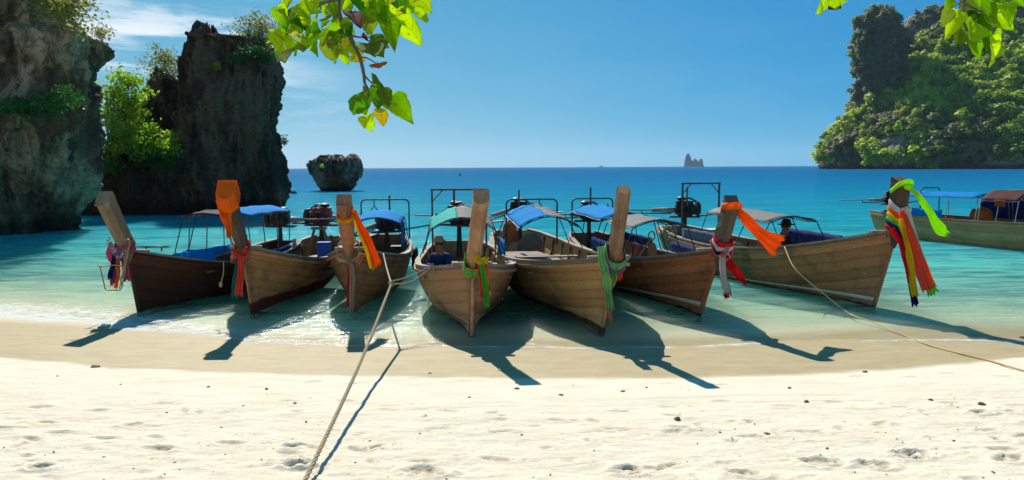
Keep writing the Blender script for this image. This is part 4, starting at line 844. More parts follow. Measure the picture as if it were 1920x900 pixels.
box_thing('blue_crate', 'small blue crate in the stern of the second boat', 'crate', b2, (b2.gx(.66), .45, .55), (.3, .3, .35), cloth('crate_blue', (.02, .08, .35), 0))
def tyre(name, lab, c, R_, r_, ax):
    mb = MB(); ax = Vector(ax).normalized(); a = ax.orthogonal().normalized(); b_ = ax.cross(a); c = Vector(c)
    mb.tube([c + (a * math.cos(q * PI / 9) + b_ * math.sin(q * PI / 9)) * R_ for q in range(19)], r_, 8, False); return tag(mb.build(name, M_BLACK, None, True), lab, 'tyre')
tyre('tyre_fender', 'black tyre fender hanging on the right side of the third boat', b3.wor((b3.gx(.62), b3.bw(.62) + .10, .50)), .24, .075, b3.lt)
tyre('rope_coil', 'dark coil of hose inside the sixth boat', b6.wor((b6.gx(.58), -.3, .95)), .2, .03, b6.fw)
bu = MB(); 
for k in range(5): c = b7.wor((b7.gx(.84) + .05 * k, -b7.bw(.84) - .04, .72 + .05 * k)); bu.tube([c + Vector((.16 * math.cos(q * PI / 6), .06 * math.sin(q * PI / 6), .22 * math.sin(q * PI / 6) + .1)) for q in range(13)], .018, 5, False)
tag(bu.build('rope_coil', simple('old_rope', (.36, .27, .15), .9, scale=30), None, True), 'coiled old rope hung over the stern of the large brown boat', 'rope')
an = MB(); p0 = b6.wor((b6.gx(.34), -.25, .75)); an.tube([p0 + Vector((-.35, 0, -.25)), p0 + Vector((.0, 0, .35)), p0 + Vector((.12, 0, .5))], [.03, .03, .02], 6); an.tube([p0 + Vector((.12 + .07 * math.cos(q * PI / 5), 0, .55 + .10 * math.sin(q * PI / 5))) for q in range(11)], .016, 5, False)
an.sheet([[p0 + Vector((.14 + (.10 if i in (1, 2) else .05) * s_, .02, .40 - .12 * i)) for s_ in (-1, 0, 1)] for i in range(4)], .03)
tag(an.build('anchor', simple('wood_anchor', (.30, .16, .08), .8), None), 'brown wooden anchor propped behind the prow post of the tan boat', 'anchor')
# --------------------------------------------------------------- sashes and streamers
SC = {}
def sc(col, key):
    if key not in SC: SC[key] = cloth('sash_' + key, col, .4)
    return SC[key]
ORANGE = sc((.95, .17, .01), 'orange'); YEL = sc((.85, .60, .01), 'yellow'); GRN = sc((.12, .60, .06), 'green'); NEON = sc((.50, .95, .01), 'neon'); CORAL = sc((.95, .10, .06), 'coral'); RED = sc((.70, .01, .02), 'red')
CREAM = sc((.55, .42, .28), 'cream'); WHITE = sc((.70, .68, .64), 'white'); NAVYS = sc((.02, .02, .14), 'navy'); TEAL = sc((.02, .25, .22), 'teal'); PINK = sc((.60, .12, .22), 'pink'); PURP = sc((.25, .10, .28), 'purple'); MINT = sc((.22, .48, .20), 'mint'); FADED = sc((.75, .28, .18), 'faded')
def ribbon(mb, pts, Y, fold=.020, seed=0, n=8, nf=2.6, dY=None):
    """cloth strip hanging at distance Y; pts = (x, y, width) as seen; it has folds and a ragged end"""
    P_ = []; r = random.Random(seed)
    ys = dY or [0] * len(pts); src = [Vector((*PD(a, b_, Y + d_)[:], )) for (a, b_, _), d_ in zip(pts, ys)]; ws = [c_ * (Y + 0) / FPX for _, _, c_ in pts]
    path = smooth_path(src, n); m_ = len(path); rows = []
    for i, p in enumerate(path):
        t = i / (m_ - 1) * (len(ws) - 1); k = min(int(t), len(ws) - 2); w_ = lerp(ws[k], ws[k + 1], t - k)
        tg = (path[min(i + 1, m_ - 1)] - path[max(i - 1, 0)]).normalized(); sd = tg.cross(Vector((0, 1, 0))); sd = sd.normalized() if sd.length > .05 else Vector((1, 0, 0))
        row = []
        for j in range(17):
            v = j / 16 - .5; ph = seed * 1.7 + i * .06
            q = p + sd * v * w_ * (1 + .10 * math.sin(i * .35 + seed * 2)) + Vector((0, 1, 0)) * .006 * math.sin(v * 37 + i * .4) + Vector((0, 1, 0)) * fold * math.sin(v * 2 * PI * nf + ph) * min(1, w_ / .06) + Vector((0, .012 * math.sin(i * .5 + seed), 0))
            if i == m_ - 1: q = q + tg * r.uniform(-.05, .03)
            row.append(q)
        rows.append(row)
    mb.sheet(rows, .004); return mb
def wrap(mb, b, t0, t1, gap=.018, tilt=0.0, n=22, band=5, wob=.01, seed=0, lo=0.0):
    """band of cloth round the prow post between heights t0 and t1 (fractions of the post)"""
    rows = []; ax = (b.T - b.D).normalized(); fo = Vector((0, 1, 0)).cross(ax).normalized()
    wb, wt, db, dt = b.k.get('post', (.10, .135, .12, .15))
    for i in range(n + 1):
        a = 2 * PI * i / n; row = []
        for j in range(band):
            t = lerp(t0, t1, j / (band - 1)) + tilt * math.cos(a); c = b.D.lerp(b.T, t); wd, de = lerp(wb, wt, max(0, t)) + gap, lerp(db, dt, max(0, t)) + gap
            e = 1 + wob * 2 * math.sin(a * 5 + j * 1.9 + seed) ; cs, sn = math.cos(a), math.sin(a); k = 1.0 / max(abs(cs), abs(sn)) ** .72
            bulge = .012 * math.sin(j / (band - 1) * PI)
            row.append(b.wor(c + fo * cs * (de * k * e + bulge) + Vector((0, 1, 0)) * sn * (wd * k * e + bulge) - ax * lo * (1 + math.cos(a))))
        rows.append(row)
    mb.sheet(rows, .004); return mb
def sash(label, b, wraps, tails, knot=None, group=None):
    y = b.wor(b.D).y; r = empty('cloth_sash', b.wor(b.D)); tag(r, label, 'sash', group); inv = Vector(r.location)
    def fin(mb, nm, mt):
        mb.v = [v - inv for v in mb.v]; mb.build(nm, mt, r, True)
    for mt, a in wraps: fin(wrap(MB(), b, **a), 'wrap', mt)
    for k, (mt, Yo, pts) in enumerate(tails): fin(ribbon(MB(), pts, (b.wor(b.D.lerp(b.T, .5)).y if Yo[1] else y) + Yo[0], seed=k + len(label)), 'tail', mt)
    if knot: 
        mt, px, py, yy, rr = knot; c = PD(px, py, yy); fin(MB().ball(c, (rr, rr * .8, rr * .8), 10, 7, rr * .12), 'knot', mt)
    return r
yT = lambda b: b.wor(b.T).y
yD = lambda b: b.wor(b.D).y
# boat 1
sash('pink and purple sash with orange and navy tails under the tan prow post', b1, [(PINK, dict(t0=-.02, t1=.12, tilt=.03)), (PURP, dict(t0=.05, t1=.16, gap=.03, tilt=-.04, seed=2)), (ORANGE, dict(t0=.10, t1=.15, gap=.035, tilt=-.06, seed=3))],
     [(PURP, (-.16, 0), [(222, 470, 16), (216, 500, 16), (212, 532, 12)]), (ORANGE, (-.20, 0), [(222, 480, 8), (221, 510, 9), (218, 541, 8)]), (PINK, (-.14, 0), [(228, 468, 16), (234, 495, 14), (239, 528, 14)]), (NAVYS, (-.22, 0), [(214, 478, 5), (209, 505, 6), (206, 524, 6)]), (PINK, (-.18, 0), [(208, 455, 8), (206, 475, 14), (212, 495, 12)]), (ORANGE, (-.13, 0), [(209, 505, 8), (210, 536, 8)])])
mb = MB(); R_ = random.Random(4)
for k in range(260):
    a = R_.uniform(0, 1); cx, cy = lerp(202, 234, a) + R_.gauss(0, 2.5), 448 + 34 * math.sin(a * PI * .75) + R_.gauss(0, 3.5)
    p = PD(cx, cy, yD(b1) - .20 + R_.gauss(0, .04)); d = Vector((R_.gauss(0, 1), R_.gauss(0, 1), R_.gauss(0, 1))).normalized() * .028; e = d.orthogonal().normalized() * .008; mb.add([p - d, p + e, p + d, p - e], [(0, 1, 2, 3)])
tag(mb.build('tinsel_garland', simple('tinsel', (.55, .53, .58), .25, .8, .4, 30, 0)), 'silver tinsel garland draped over the pink sash of the leftmost boat', 'garland')
z1 = lambda a, b_, o_=0: PD(160 + a / 3.46, 350 + b_ / 3.46, yD(b1) - .26 + o_)
mb = MB()
for pts in ([(250, 340), (280, 342), (288, 352), (286, 375), (236, 660), (226, 672), (140, 673), (128, 660), (95, 515)], [(75, 512), (120, 518), (190, 508), (265, 518)], [(270, 372), (250, 520), (222, 664)], [(202, 520), (240, 640)]):
    mb.tube([z1(a, b_) for a, b_ in pts], .012, 6)
tag(mb.build('boarding_ladder', M_BRASS, None, True), 'thin gilt metal frame hung on the bow of the leftmost boat', 'ladder')
mb = MB(); wrapb = b1
mb.tube([z1(a, b_, .08) for a, b_ in ((58, 118), (98, 125), (160, 82))], .006, 4); mb.tube([z1(a, b_, .06) for a, b_ in ((95, 125), (118, 180), (150, 202))], .006, 4)
for k in range(5): mb.tube([z1(88 + k * 3, 124, .05), z1(100 + k * 5, 160, .05), z1(112 + k * 8, 185 + k * 3, .04)], .003, 4)
tag(mb.build('straw_string', simple('straw_fibre', (.55, .42, .22), .9)), 'frayed straw string tied round the top of the tan prow post', 'string')
mb = MB(); q = b1.D + Vector((-.42, .12, -.02)); c0 = b1.wor(q)
for dx in (0, .30): mb.tube([c0 + Vector((dx, 0, -.04)), c0 + Vector((dx, 0, .05))], .014, 6)
mb.tube([c0 + Vector((-.06, 0, .05)), c0 + Vector((.42, 0, .05))], .016, 6); mb.tube([c0 + Vector((-.3, .1, .04)), c0 + Vector((.42, .1, .04)), c0 + Vector((.42, 0, .05))], .012, 6)
tag(mb.build('mooring_cleat', M_DARK, None, True), 'black metal cleat on the foredeck of the leftmost boat', 'cleat')
# boat 2
sash('orange cloth cap tied over the top of the second prow post, its end trailing down', b2, [(ORANGE, dict(t0=.78, t1=.88, gap=.024)), (ORANGE, dict(t0=.76, t1=.82, gap=.010, seed=3))],
     [(ORANGE, (-.22, 1), [(418, 374, 30), (423, 400, 20), (428, 425, 13), (431, 446, 8)]), (ORANGE, (-.23, 1), [(411, 372, 10), (415, 390, 12), (424, 412, 7)])])
o = b2.root; ax = (b2.T - b2.D).normalized(); fo = Vector((0, 1, 0)).cross(ax).normalized()
top = []
for a, b_ in ((-1.1, -1.1), (.55, -1.1), (1.12, -.45), (1.12, .45), (.55, 1.1), (-1.1, 1.1)): top.append(b2.wor(b2.T + fo * a * .155 + Vector((0, b_ * .15, 0)) - ax * (.5 * (a + 1)) * .14 + ax * .012))
cen0 = sum(top, Vector()) / 6; ax_w = (b2.wor(b2.T) - b2.wor(b2.D)).normalized(); cen = cen0 + Vector((0, 0, .015)); mb = MB(); mb.add(top + [cen], [(i, (i + 1) % 6, 6) for i in range(6)]); tp = [v for v in top]; mb.sheet([[v for v in top + [top[0]]], [v - ax_w * .30 + (v - cen0) * .02 for v in top + [top[0]]]], .003)
rr_ = [q for q in COL.objects if q.name.startswith('cloth_sash') and 'orange cloth cap' in q.get('label', '')][0]; mb.v = [v - Vector(rr_.location) for v in mb.v]; mb.build('cap', ORANGE, rr_)
sash('coral sash knotted at the bow of the second boat with a long coral tail', b2, [(CORAL, dict(t0=-.10, t1=-.02, gap=.05, tilt=-.07))], [(CORAL, (-.28, 0), [(436, 468, 7), (444, 476, 8), (451, 480, 9)]), (CORAL, (-.28, 0), [(461, 462, 6), (457, 472, 8), (451, 480, 9)]), (CORAL, (-.30, 0), [(451, 479, 9), (451, 510, 13), (448, 556, 15)])], (CORAL, 451, 480, yD(b2) - .29, .035))
sash('dark teal sash hanging beside the coral one on the second boat', b2, [(TEAL, dict(t0=-.13, t1=-.07, gap=.045, tilt=-.06))], [(TEAL, (-.24, 0), [(445, 484, 8), (442, 520, 10), (440, 561, 12)])])
# boat 3
sash('orange and yellow streamer blowing right from the third prow post', b3, [(ORANGE, dict(t0=.68, t1=.76, gap=.012, tilt=-.10)), (YEL, dict(t0=.60, t1=.68, gap=.010, tilt=-.03, seed=2))],
     [(ORANGE, (-.25, 1), [(664, 396, 9), (680, 432, 13), (695, 462, 15), (707, 500, 20)]), (YEL, (-.23, 1), [(661, 400, 7), (674, 434, 9), (688, 466, 10), (700, 505, 12)])], (ORANGE, 664, 396, b3.wor(b3.D.lerp(b3.T, .6)).y - .22, .045))
sash('cream sash knotted on the third bow, hanging straight down over a red one', b3, [(CREAM, dict(t0=-.06, t1=.0, gap=.10, tilt=-.10))], [(CREAM, (-.30, 0), [(647, 474, 8), (651, 486, 8), (659, 496, 8)]), (CREAM, (-.30, 0), [(678, 474, 8), (671, 486, 8), (660, 497, 8)]), (CREAM, (-.36, 0), [(660, 495, 9), (660, 540, 10), (659, 586, 9)]), (RED, (-.33, 0), [(658, 498, 10), (656, 540, 13), (656, 576, 14)]), (FADED, (-.31, 0), [(681, 476, 6), (675, 488, 6), (665, 499, 6)])], (CREAM, 660, 497, yD(b3) - .34, .04))
# boat 4
sash('yellow, lime and coral sashes bunched round the foot of the fourth prow post', b4, [(YEL, dict(t0=-.04, t1=.06, gap=.045, tilt=-.06, wob=.03)), (GRN, dict(t0=-.08, t1=.0, gap=.06, tilt=-.05, seed=2, wob=.03)), (CORAL, dict(t0=-.11, t1=-.05, gap=.055, tilt=-.02, seed=4, wob=.03)), (MINT, dict(t0=.01, t1=.07, gap=.06, tilt=-.09, seed=5))],
     [(CORAL, (-.30, 0), [(899, 492, 8), (902, 520, 9), (906, 561, 10)]), (YEL, (-.28, 0), [(908, 492, 9), (911, 520, 8), (916, 554, 8)]), (GRN, (-.34, 0), [(903, 490, 9), (908, 525, 9), (914, 576, 9)]), (CORAL, (-.27, 0), [(911, 495, 6), (914, 530, 8), (916, 545, 8)]), (YEL, (-.32, 0), [(890, 478, 9), (899, 490, 13), (914, 486, 12)])], (YEL, 902, 492, yD(b4) - .30, .06))
# boat 5
sash('long pale green sash hanging at the bow of the tan boat', b5, [(MINT, dict(t0=-.02, t1=.10, gap=.05, tilt=-.10, wob=.03)), (PURP, dict(t0=-.02, t1=.04, gap=.06, tilt=-.14, seed=2))], [(MINT, (-.25, 0), [(1126, 462, 15), (1130, 490, 16), (1137, 520, 14), (1141, 552, 14), (1145, 583, 13)]), (PURP, (-.22, 0), [(1132, 472, 6), (1139, 500, 6), (1145, 516, 5)]), (FADED, (-.26, 0), [(1143, 582, 8), (1144, 592, 6), (1145, 603, 4)])], (MINT, 1136, 512, yD(b5) - .26, .05))
sash('faded coral and lime sash on the right of the tan boat bow', b5, [(FADED, dict(t0=-.08, t1=.03, gap=.04, tilt=-.06, seed=4, wob=.03))], [(FADED, (-.05, 0), [(1165, 470, 9), (1163, 490, 12), (1160, 518, 12)]), (GRN, (-.12, 0), [(1158, 492, 8), (1153, 512, 8), (1151, 528, 6)]), (CORAL, (-.08, 0), [(1163, 506, 8), (1162, 526, 9)])])
# boat 6
sash('bright orange streamer blowing to the right from the sixth prow post', b6, [(ORANGE, dict(t0=.78, t1=.92, gap=.015, tilt=.08))], [(ORANGE, (-.16, 1), [(1376, 381, 9), (1392, 404, 16), (1412, 425, 20), (1436, 446, 28), (1462, 462, 40)]), (ORANGE, (-.14, 1), [(1378, 385, 8), (1380, 393, 14), (1383, 402, 14)])], (ORANGE, 1378, 383, b6.wor(b6.D.lerp(b6.T, .8)).y - .15, .05))
sash('red, white and blue sash round the foot of the sixth prow post, red tail flying', b6, [(WHITE, dict(t0=.06, t1=.16, gap=.03, tilt=-.02)), (RED, dict(t0=.13, t1=.24, gap=.028, tilt=-.02, seed=2)), (NAVYS, dict(t0=-.02, t1=.07, gap=.025, tilt=-.02, seed=3)), (CORAL, dict(t0=.02, t1=.06, gap=.055, tilt=-.10, seed=5))],
     [(WHITE, (-.24, 0), [(1353, 478, 10), (1356, 515, 11), (1363, 552, 12)]), (NAVYS, (-.21, 0), [(1352, 480, 12), (1357, 520, 13), (1365, 556, 14)]), (RED, (-.25, 0), [(1362, 548, 10), (1363, 560, 9)]), (RED, (-.22, 0), [(1358, 478, 8), (1372, 500, 17), (1386, 517, 13), (1399, 535, 3)]), (CORAL, (-.20, 0), [(1366, 462, 6), (1361, 472, 8), (1355, 480, 8)]), (WHITE, (-.2, 0), [(1364, 460, 6), (1362, 478, 12), (1366, 486, 10)])], (CORAL, 1355, 478, yD(b6) - .24, .05))
# boat 7
sash('neon green streamer tied at the top of the tallest right hand prow post', b7, [(NEON, dict(t0=.76, t1=.86, gap=.012, tilt=.12))], [(NEON, (-.24, 1), [(1704, 352, 8), (1722, 368, 9), (1742, 396, 12), (1754, 416, 17), (1765, 432, 20), (1778, 440, 12)])], (NEON, 1702, 350, yT(b7) - .20, .075))
sash('six sashes from white to red wrapped on the right hand bow', b7,
     [(WHITE, dict(t0=.40, t1=.52, gap=.020, tilt=-.10)), (ORANGE, dict(t0=.30, t1=.41, gap=.025, tilt=-.09, seed=1)), (YEL, dict(t0=.21, t1=.31, gap=.03, tilt=-.08, seed=2)), (GRN, dict(t0=.15, t1=.22, gap=.035, tilt=-.07, seed=3)), (NAVYS, dict(t0=.07, t1=.16, gap=.04, tilt=-.07, seed=4)), (RED, dict(t0=-.01, t1=.08, gap=.045, tilt=-.07, seed=5))],
     [(CORAL, (-.34, 0), [(1690, 398, 9), (1704, 440, 18), (1720, 490, 24), (1740, 545, 26)]), (ORANGE, (-.30, 0), [(1696, 402, 9), (1714, 450, 12), (1732, 495, 14), (1750, 540, 14)]), (WHITE, (-.25, 0), [(1696, 388, 12), (1708, 425, 14), (1722, 470, 10), (1730, 500, 4)]), (YEL, (-.37, 0), [(1688, 410, 8), (1700, 455, 10), (1708, 505, 13), (1716, 556, 15)]), (GRN, (-.28, 0), [(1686, 418, 6), (1700, 470, 8), (1735, 520, 16), (1750, 552, 24)]), (NAVYS, (-.33, 0), [(1680, 426, 10), (1692, 460, 10), (1704, 510, 10), (1716, 574, 12)]), (RED, (-.36, 0), [(1672, 430, 10), (1688, 455, 9), (1698, 490, 7), (1704, 530, 4)])], (CORAL, 1692, 398, yD(b7) - .30, .05))
# --------------------------------------------------------------- ropes
ROPE = simple('sisal_rope', (.40, .31, .18), .95, scale=60, bumps=.8); THIN = simple('thin_rope', (.30, .27, .22), .95, scale=60)
def rope(name, label, pts, r, mat=ROPE, sag=0, strands=False, taper=None):
    p = smooth_path(pts, 10) if len(pts) > 2 else [Vector(pts[0]).lerp(Vector(pts[1]), k / 20) for k in range(21)]
    n = len(p); p = [q - Vector((0, 0, sag * math.sin(PI * i / (n - 1)))) for i, q in enumerate(p)]; mb = MB()
    if strands:
        L_ = 0; q3 = []
        for i in range(n * 8):
            t = i / (n * 8 - 1) * (n - 1); k = min(int(t), n - 2); q3.append(p[k].lerp(p[k + 1], t - k))
        for s_ in range(3):
            path = []; ac = 0
            for i, q in enumerate(q3):
                if i: ac += (q - q3[i - 1]).length
                tg = (q3[min(i + 1, len(q3) - 1)] - q3[max(i - 1, 0)]).normalized(); a = tg.orthogonal().normalized(); a = Vector((1, 0, 0)) - tg * tg.x; a.normalize(); b_ = tg.cross(a); an = ac * 26 + s_ * 2 * PI / 3
                path.append(q + (a * math.cos(an) + b_ * math.sin(an)) * r * .52)
            mb.tube(path, r * .62, 5)
    else: mb.tube(p, r, 6)
    return tag(mb.build(name, mat, None, True), label, 'rope')
gp = G(533, 990, .36); gp.z = zg(gp.x, gp.y) + .02; kn = PD(734, 532, 12.2)
rope('mooring_rope', 'thick twisted mooring rope running up the beach to the third and fourth boats', [gp, gp.lerp(kn, .5) - Vector((0, 0, .10)), kn], .020, strands=True)
rope('bridle_rope', 'short rope from the mooring knot up to the third boat', [kn, b3.wor(b3.surf(.13, 1, 1, .05))], .016, THIN, .04)
rope('bridle_rope', 'long grey double rope from the mooring knot to the left rail of the fourth boat', [kn, b4.wor(b4.surf(.16, 1, -1, .04))], .013, THIN, .10)
rope('bridle_rope', 'second strand of the grey rope from the mooring knot to the fourth boat', [kn + Vector((0, 0, .04)), b4.wor(b4.surf(.15, 1, -1, .05)) + Vector((0, 0, .05))], .011, THIN, .04)
c = kn; tag(MB().ball(c, (.05, .05, .045), 10, 7, .012).build('rope_knot', ROPE, None, True), 'knot joining the mooring rope and the two bridle ropes', 'knot')
p0 = b4.wor(b4.surf(.14, 1, -1, .03)); pe = G(806, 622, .01)
rope('hanging_rope', 'thin dark rope hanging from the left rail of the fourth boat into the water', [p0, p0.lerp(pe, .5) + Vector((-.06, 0, -.12)), pe], .009, THIN)
p0 = b7.wor(b7.surf(.24, 1, -1, .03)); gr = [G(1582, 580, 0), G(1602, 594, -.02), G(1640, 608, -.03), G(1700, 634, -.03), G(1760, 655, .03), G(1850, 676, .09), G(1925, 699, .12), G(2050, 725, .16)]
gr = [Vector((q.x, q.y, max(zg(q.x, q.y), -.02) + .015)) for q in gr]
rope('anchor_rope', 'thin tan rope from the large brown boat down across the wet sand to the right', [p0, p0.lerp(gr[0], .35) - b7.lt * .30 - Vector((0, .25, 0)), p0.lerp(gr[0], .75) - b7.lt * .12 - Vector((0, .2, .03))] + gr, .012, simple('tan_rope', (.46, .33, .15), .9, scale=50))
p0 = PD(1878, 358, 26); rope('tow_rope', 'pale rope stretched right from the canopy of the boat at the right edge', [p0, PD(2010, 345, 24)], .014, THIN, .03); rope('tow_rope', 'lower of the two pale ropes stretched right from the edge boat', [p0, PD(2010, 352, 24)], .012, THIN, .03)
p0 = b2.wor(b2.surf(.06, 1, -1, .04)); rope('float_line', 'short frayed rope with knotted end hanging at the left of the second bow', [PD(419, 490, yD(b2)), PD(419, 512, yD(b2) - .05), PD(414, 532, yD(b2) - .05)], .010)
bpy.data.objects['float_line']; MB().ball(Vector(PD(414, 534, yD(b2) - .05)), (.035, .03, .05), 8, 6).build('float', ROPE, bpy.data.objects['float_line'], True)
rope('prow_rope', 'thin string wound down the front of the second prow post', [PD(431, 446, yD(b2) - .15), PD(436, 462, yD(b2) - .22), PD(446, 476, yD(b2) - .26)], .012)
# --------------------------------------------------------------- people
def skinned(name, chain, mat, parent, sub=2, root=0):
    """chain: list of joints (pos, radius, parent index)"""
    me = bpy.data.meshes.new(name); me.from_pydata([tuple(j[0]) for j in chain], [(i, j[2]) for i, j in enumerate(chain) if j[2] is not None], []); me.update()
    o = link(bpy.data.objects.new(name, me), parent); m_ = o.modifiers.new('skin', 'SKIN')
    sv = me.skin_vertices[0] if me.skin_vertices else None
    if sv is None:
        bm = bmesh.new(); bm.from_mesh(me); bm.verts.layers.skin.verify(); bm.to_mesh(me); bm.free(); sv = me.skin_vertices[0]
    for i, j in enumerate(chain):
        r = j[1] if hasattr(j[1], '__len__') else (j[1], j[1]); sv.data[i].radius = r; sv.data[i].use_root = (i == root)
    ss = o.modifiers.new('smooth', 'SUBSURF'); ss.levels = sub; ss.render_levels = sub; m_.use_smooth_shade = True
    dg = bpy.context.evaluated_depsgraph_get(); ev = o.evaluated_get(dg); nm = bpy.data.meshes.new_from_object(ev); o.modifiers.clear(); o.data = nm
    nm.materials.clear(); nm.materials.append(mat)
    for p_ in nm.polygons: p_.use_smooth = True
    return o
SKIN = simple('tanned_skin', (.22, .11, .06), .6, 0, .1, 12, .05); HAIR = simple('dark_hair', (.015, .012, .01), .7)
def sitter(label, pos, rz, shirt, trousers, hatmat, lean=.25, hat='brim'):
    r = empty('person', pos, rz); tag(r, label, 'person')
    # faces +X, sits with knees drawn up; origin is the seat point
    hip, kn_, an_ = Vector((0, 0, .10)), .46, .06
    sh = Vector((.46 * math.sin(lean) , 0, .10 + .46 * math.cos(lean))); nk = sh + Vector((.03, 0, .10)); hd = nk + Vector((.05, 0, .13))
    J = [(hip, .13, None), (hip.lerp(sh, .45), (.12, .13), 0), (sh, (.12, .10), 1), (nk, .055, 2), (hd, (.085, .10), 3), (hd + Vector((.01, 0, .09)), .06, 4)]
    tips = []
    for sd in (-1, 1):
        i0 = len(J); J += [(sh + Vector((0, sd * .17, -.02)), .055, 2), (sh + Vector((.12, sd * .24, -.26)), .042, i0), (sh + Vector((.32, sd * .16, -.36)), .028, i0 + 1), (sh + Vector((.40, sd * .15, -.37)), (.02, .032), i0 + 2)]; tips.append(J[-1][0])
    for sd in (-1, 1):
        i0 = len(J); J += [(Vector((.04, sd * .10, .09)), .085, 0), (Vector((.42, sd * .15, .36)), .062, i0), (Vector((.50, sd * .14, .05)), .045, i0 + 1), (Vector((.53, sd * .14, -.02)), .038, i0 + 2), (Vector((.66, sd * .15, -.03)), .028, i0 + 3)]
    body = skinned('body', J, SKIN, r)
    for tp_, sd in zip(tips, (-1, 1)):
        for f_ in range(4):
            a0 = tp_ + Vector((.015, sd * (.022 - .015 * f_), -.004)); L_ = (.06, .072, .068, .052)[f_]
            skinned('finger', [(a0, .010, None), (a0 + Vector((L_ * .55, 0, -.008)), .009, 0), (a0 + Vector((L_ * .9, 0, -.035)), .008, 1)], SKIN, body, 1)
        skinned('thumb', [(tp_ + Vector((-.02, -sd * .025, 0)), .011, None), (tp_ + Vector((.015, -sd * .05, -.01)), .010, 0), (tp_ + Vector((.04, -sd * .05, -.02)), .009, 1)], SKIN, body, 1)
    # face
    MB().ball(hd + Vector((.105, 0, .01)), (.022, .016, .028), 8, 6).build('nose', SKIN, body, True)
    for sd in (-1, 1): MB().ball(hd + Vector((.088, sd * .034, .038)), .012, 8, 6).build('eye', HAIR, body, True); MB().ball(hd + Vector((-.005, sd * .092, .01)), (.02, .012, .032), 8, 6).build('ear', SKIN, body, True)
    MB().ball(hd + Vector((.088, 0, -.038)), (.012, .028, .008), 8, 6).build('mouth', simple('lips', (.18, .06, .045), .6), body, True)
    MB().ball(hd + Vector((-.022, 0, .045)), (.105, .098, .10), 14, 9).build('hair', HAIR, r, True)
    T = [(J[0][0], .15, None), (J[1][0], (.145, .155), 0), (J[2][0], (.15, .125), 1), (nk - Vector((0, 0, .05)), .07, 2)]
    for sd in (-1, 1): i0 = len(T); T += [(sh + Vector((0, sd * .18, -.02)), .075, 2), (sh + Vector((.09, sd * .235, -.20)), .062, i0)]
    skinned('shirt', T, shirt, r)
    T = [(J[0][0], .155, None)]
    for sd in (-1, 1): i0 = len(T); T += [(Vector((.05, sd * .10, .09)), .105, 0), (Vector((.42, sd * .15, .36)), .082, i0), (Vector((.49, sd * .14, .12)), .066, i0 + 1)]
    skinned('trousers', T, trousers, r)
    h = MB(); top_ = hd + Vector((.0, 0, .10))
    prof = [(.0, .10), (.06, .095), (.095, .06), (.105, .0), (.108, -.01), (.20 if hat == 'brim' else .12, -.035), (.19 if hat == 'brim' else .118, -.045), (.10, -.02)]
    h.rings([[top_ + Vector((rr * math.cos(q * PI / 8) * 1.05 + .001, rr * math.sin(q * PI / 8), zz)) for q in range(16)] for rr, zz in [(max(a_, .004), z_) for a_, z_ in prof]], True).build('hat', hatmat, r, True)
    return r
NV = cloth('navy_shirt', (.02, .035, .12), .1); BK = cloth('dark_shirt', (.05, .035, .025), .1)
seat4 = b4.wor((b4.gx(.46), -.42, .46))
sitter('person in navy clothes and tan hat sitting inside the fourth boat under the canopy', seat4, math.atan2(b4.fw.y, b4.fw.x) - .5, NV, NV, simple('tan_hat', (.22, .16, .09), .9), .35, 'cap')
sitter('person in dark brown clothes and wide dark hat sitting in the large brown boat', b7.wor((b7.gx(.40), -.10, .62)), math.atan2(b7.fw.y, b7.fw.x) + .5, BK, BK, simple('dark_hat', (.02, .018, .016), .9), .45)
# --------------------------------------------------------------- overhanging branches close to the camera
LEAFM = []
for i, (a, b_) in enumerate((((.22, .42, .010), (.40, .56, .014)), ((.08, .26, .010), (.17, .38, .02)), ((.40, .44, .012), (.65, .52, .01)), ((.13, .05, .02), (.24, .10, .03)), ((.15, .24, .04), (.26, .36, .07)))):
    m, nt, b = newmat(('lime_leaf', 'green_leaf', 'yellow_leaf', 'brown_leaf', 'dull_leaf')[i]); co = obj_co(nt); oi = N(nt, 'ShaderNodeObjectInfo').outputs['Random']
    n = noise_n(nt, co, 14, 4, .6); c = ramp(nt, math_n(nt, 'ADD', math_n(nt, 'MULTIPLY', n, .5), math_n(nt, 'MULTIPLY', oi, .5)), [(.3, a), (.7, b_)])
    sp = N(nt, 'ShaderNodeSeparateXYZ'); L(nt, co, sp.inputs[0])
    # veins: midrib and side veins
    ay = math_n(nt, 'ABSOLUTE', sp.outputs[1]); vv = math_n(nt, 'ABSOLUTE', math_n(nt, 'SINE', math_n(nt, 'MULTIPLY', math_n(nt, 'SUBTRACT', sp.outputs[0], math_n(nt, 'MULTIPLY', ay, 1.1)), 26)))
    vein = math_n(nt, 'MAXIMUM', mrange(nt, ay, .014, .004), mrange(nt, vv, .12, .02)); c = cmix(nt, math_n(nt, 'MULTIPLY', vein, .35), c, tuple(v * .55 for v in a))
    c = cmix(nt, math_n(nt, 'MULTIPLY', mrange(nt, noise_n(nt, co, 5, 3), .62, .72), .8), c, (.28, .15, .03)); L(nt, c, b.inputs['Base Color']); b.inputs['Roughness'].default_value = .75; b.inputs['Specular IOR Level'].default_value = .12
    t = N(nt, 'ShaderNodeBsdfTranslucent'); L(nt, cmix(nt, 1.0, c, (1.7, 1.5, .7), 'MULTIPLY'), t.inputs[0]); mxs = N(nt, 'ShaderNodeMixShader'); mxs.inputs[0].default_value = .68
    L(nt, b.outputs[0], mxs.inputs[1]); L(nt, t.outputs[0], mxs.inputs[2]); L(nt, mxs.outputs[0], nt.nodes['Material Output'].inputs[0]); LEAFM.append(m)
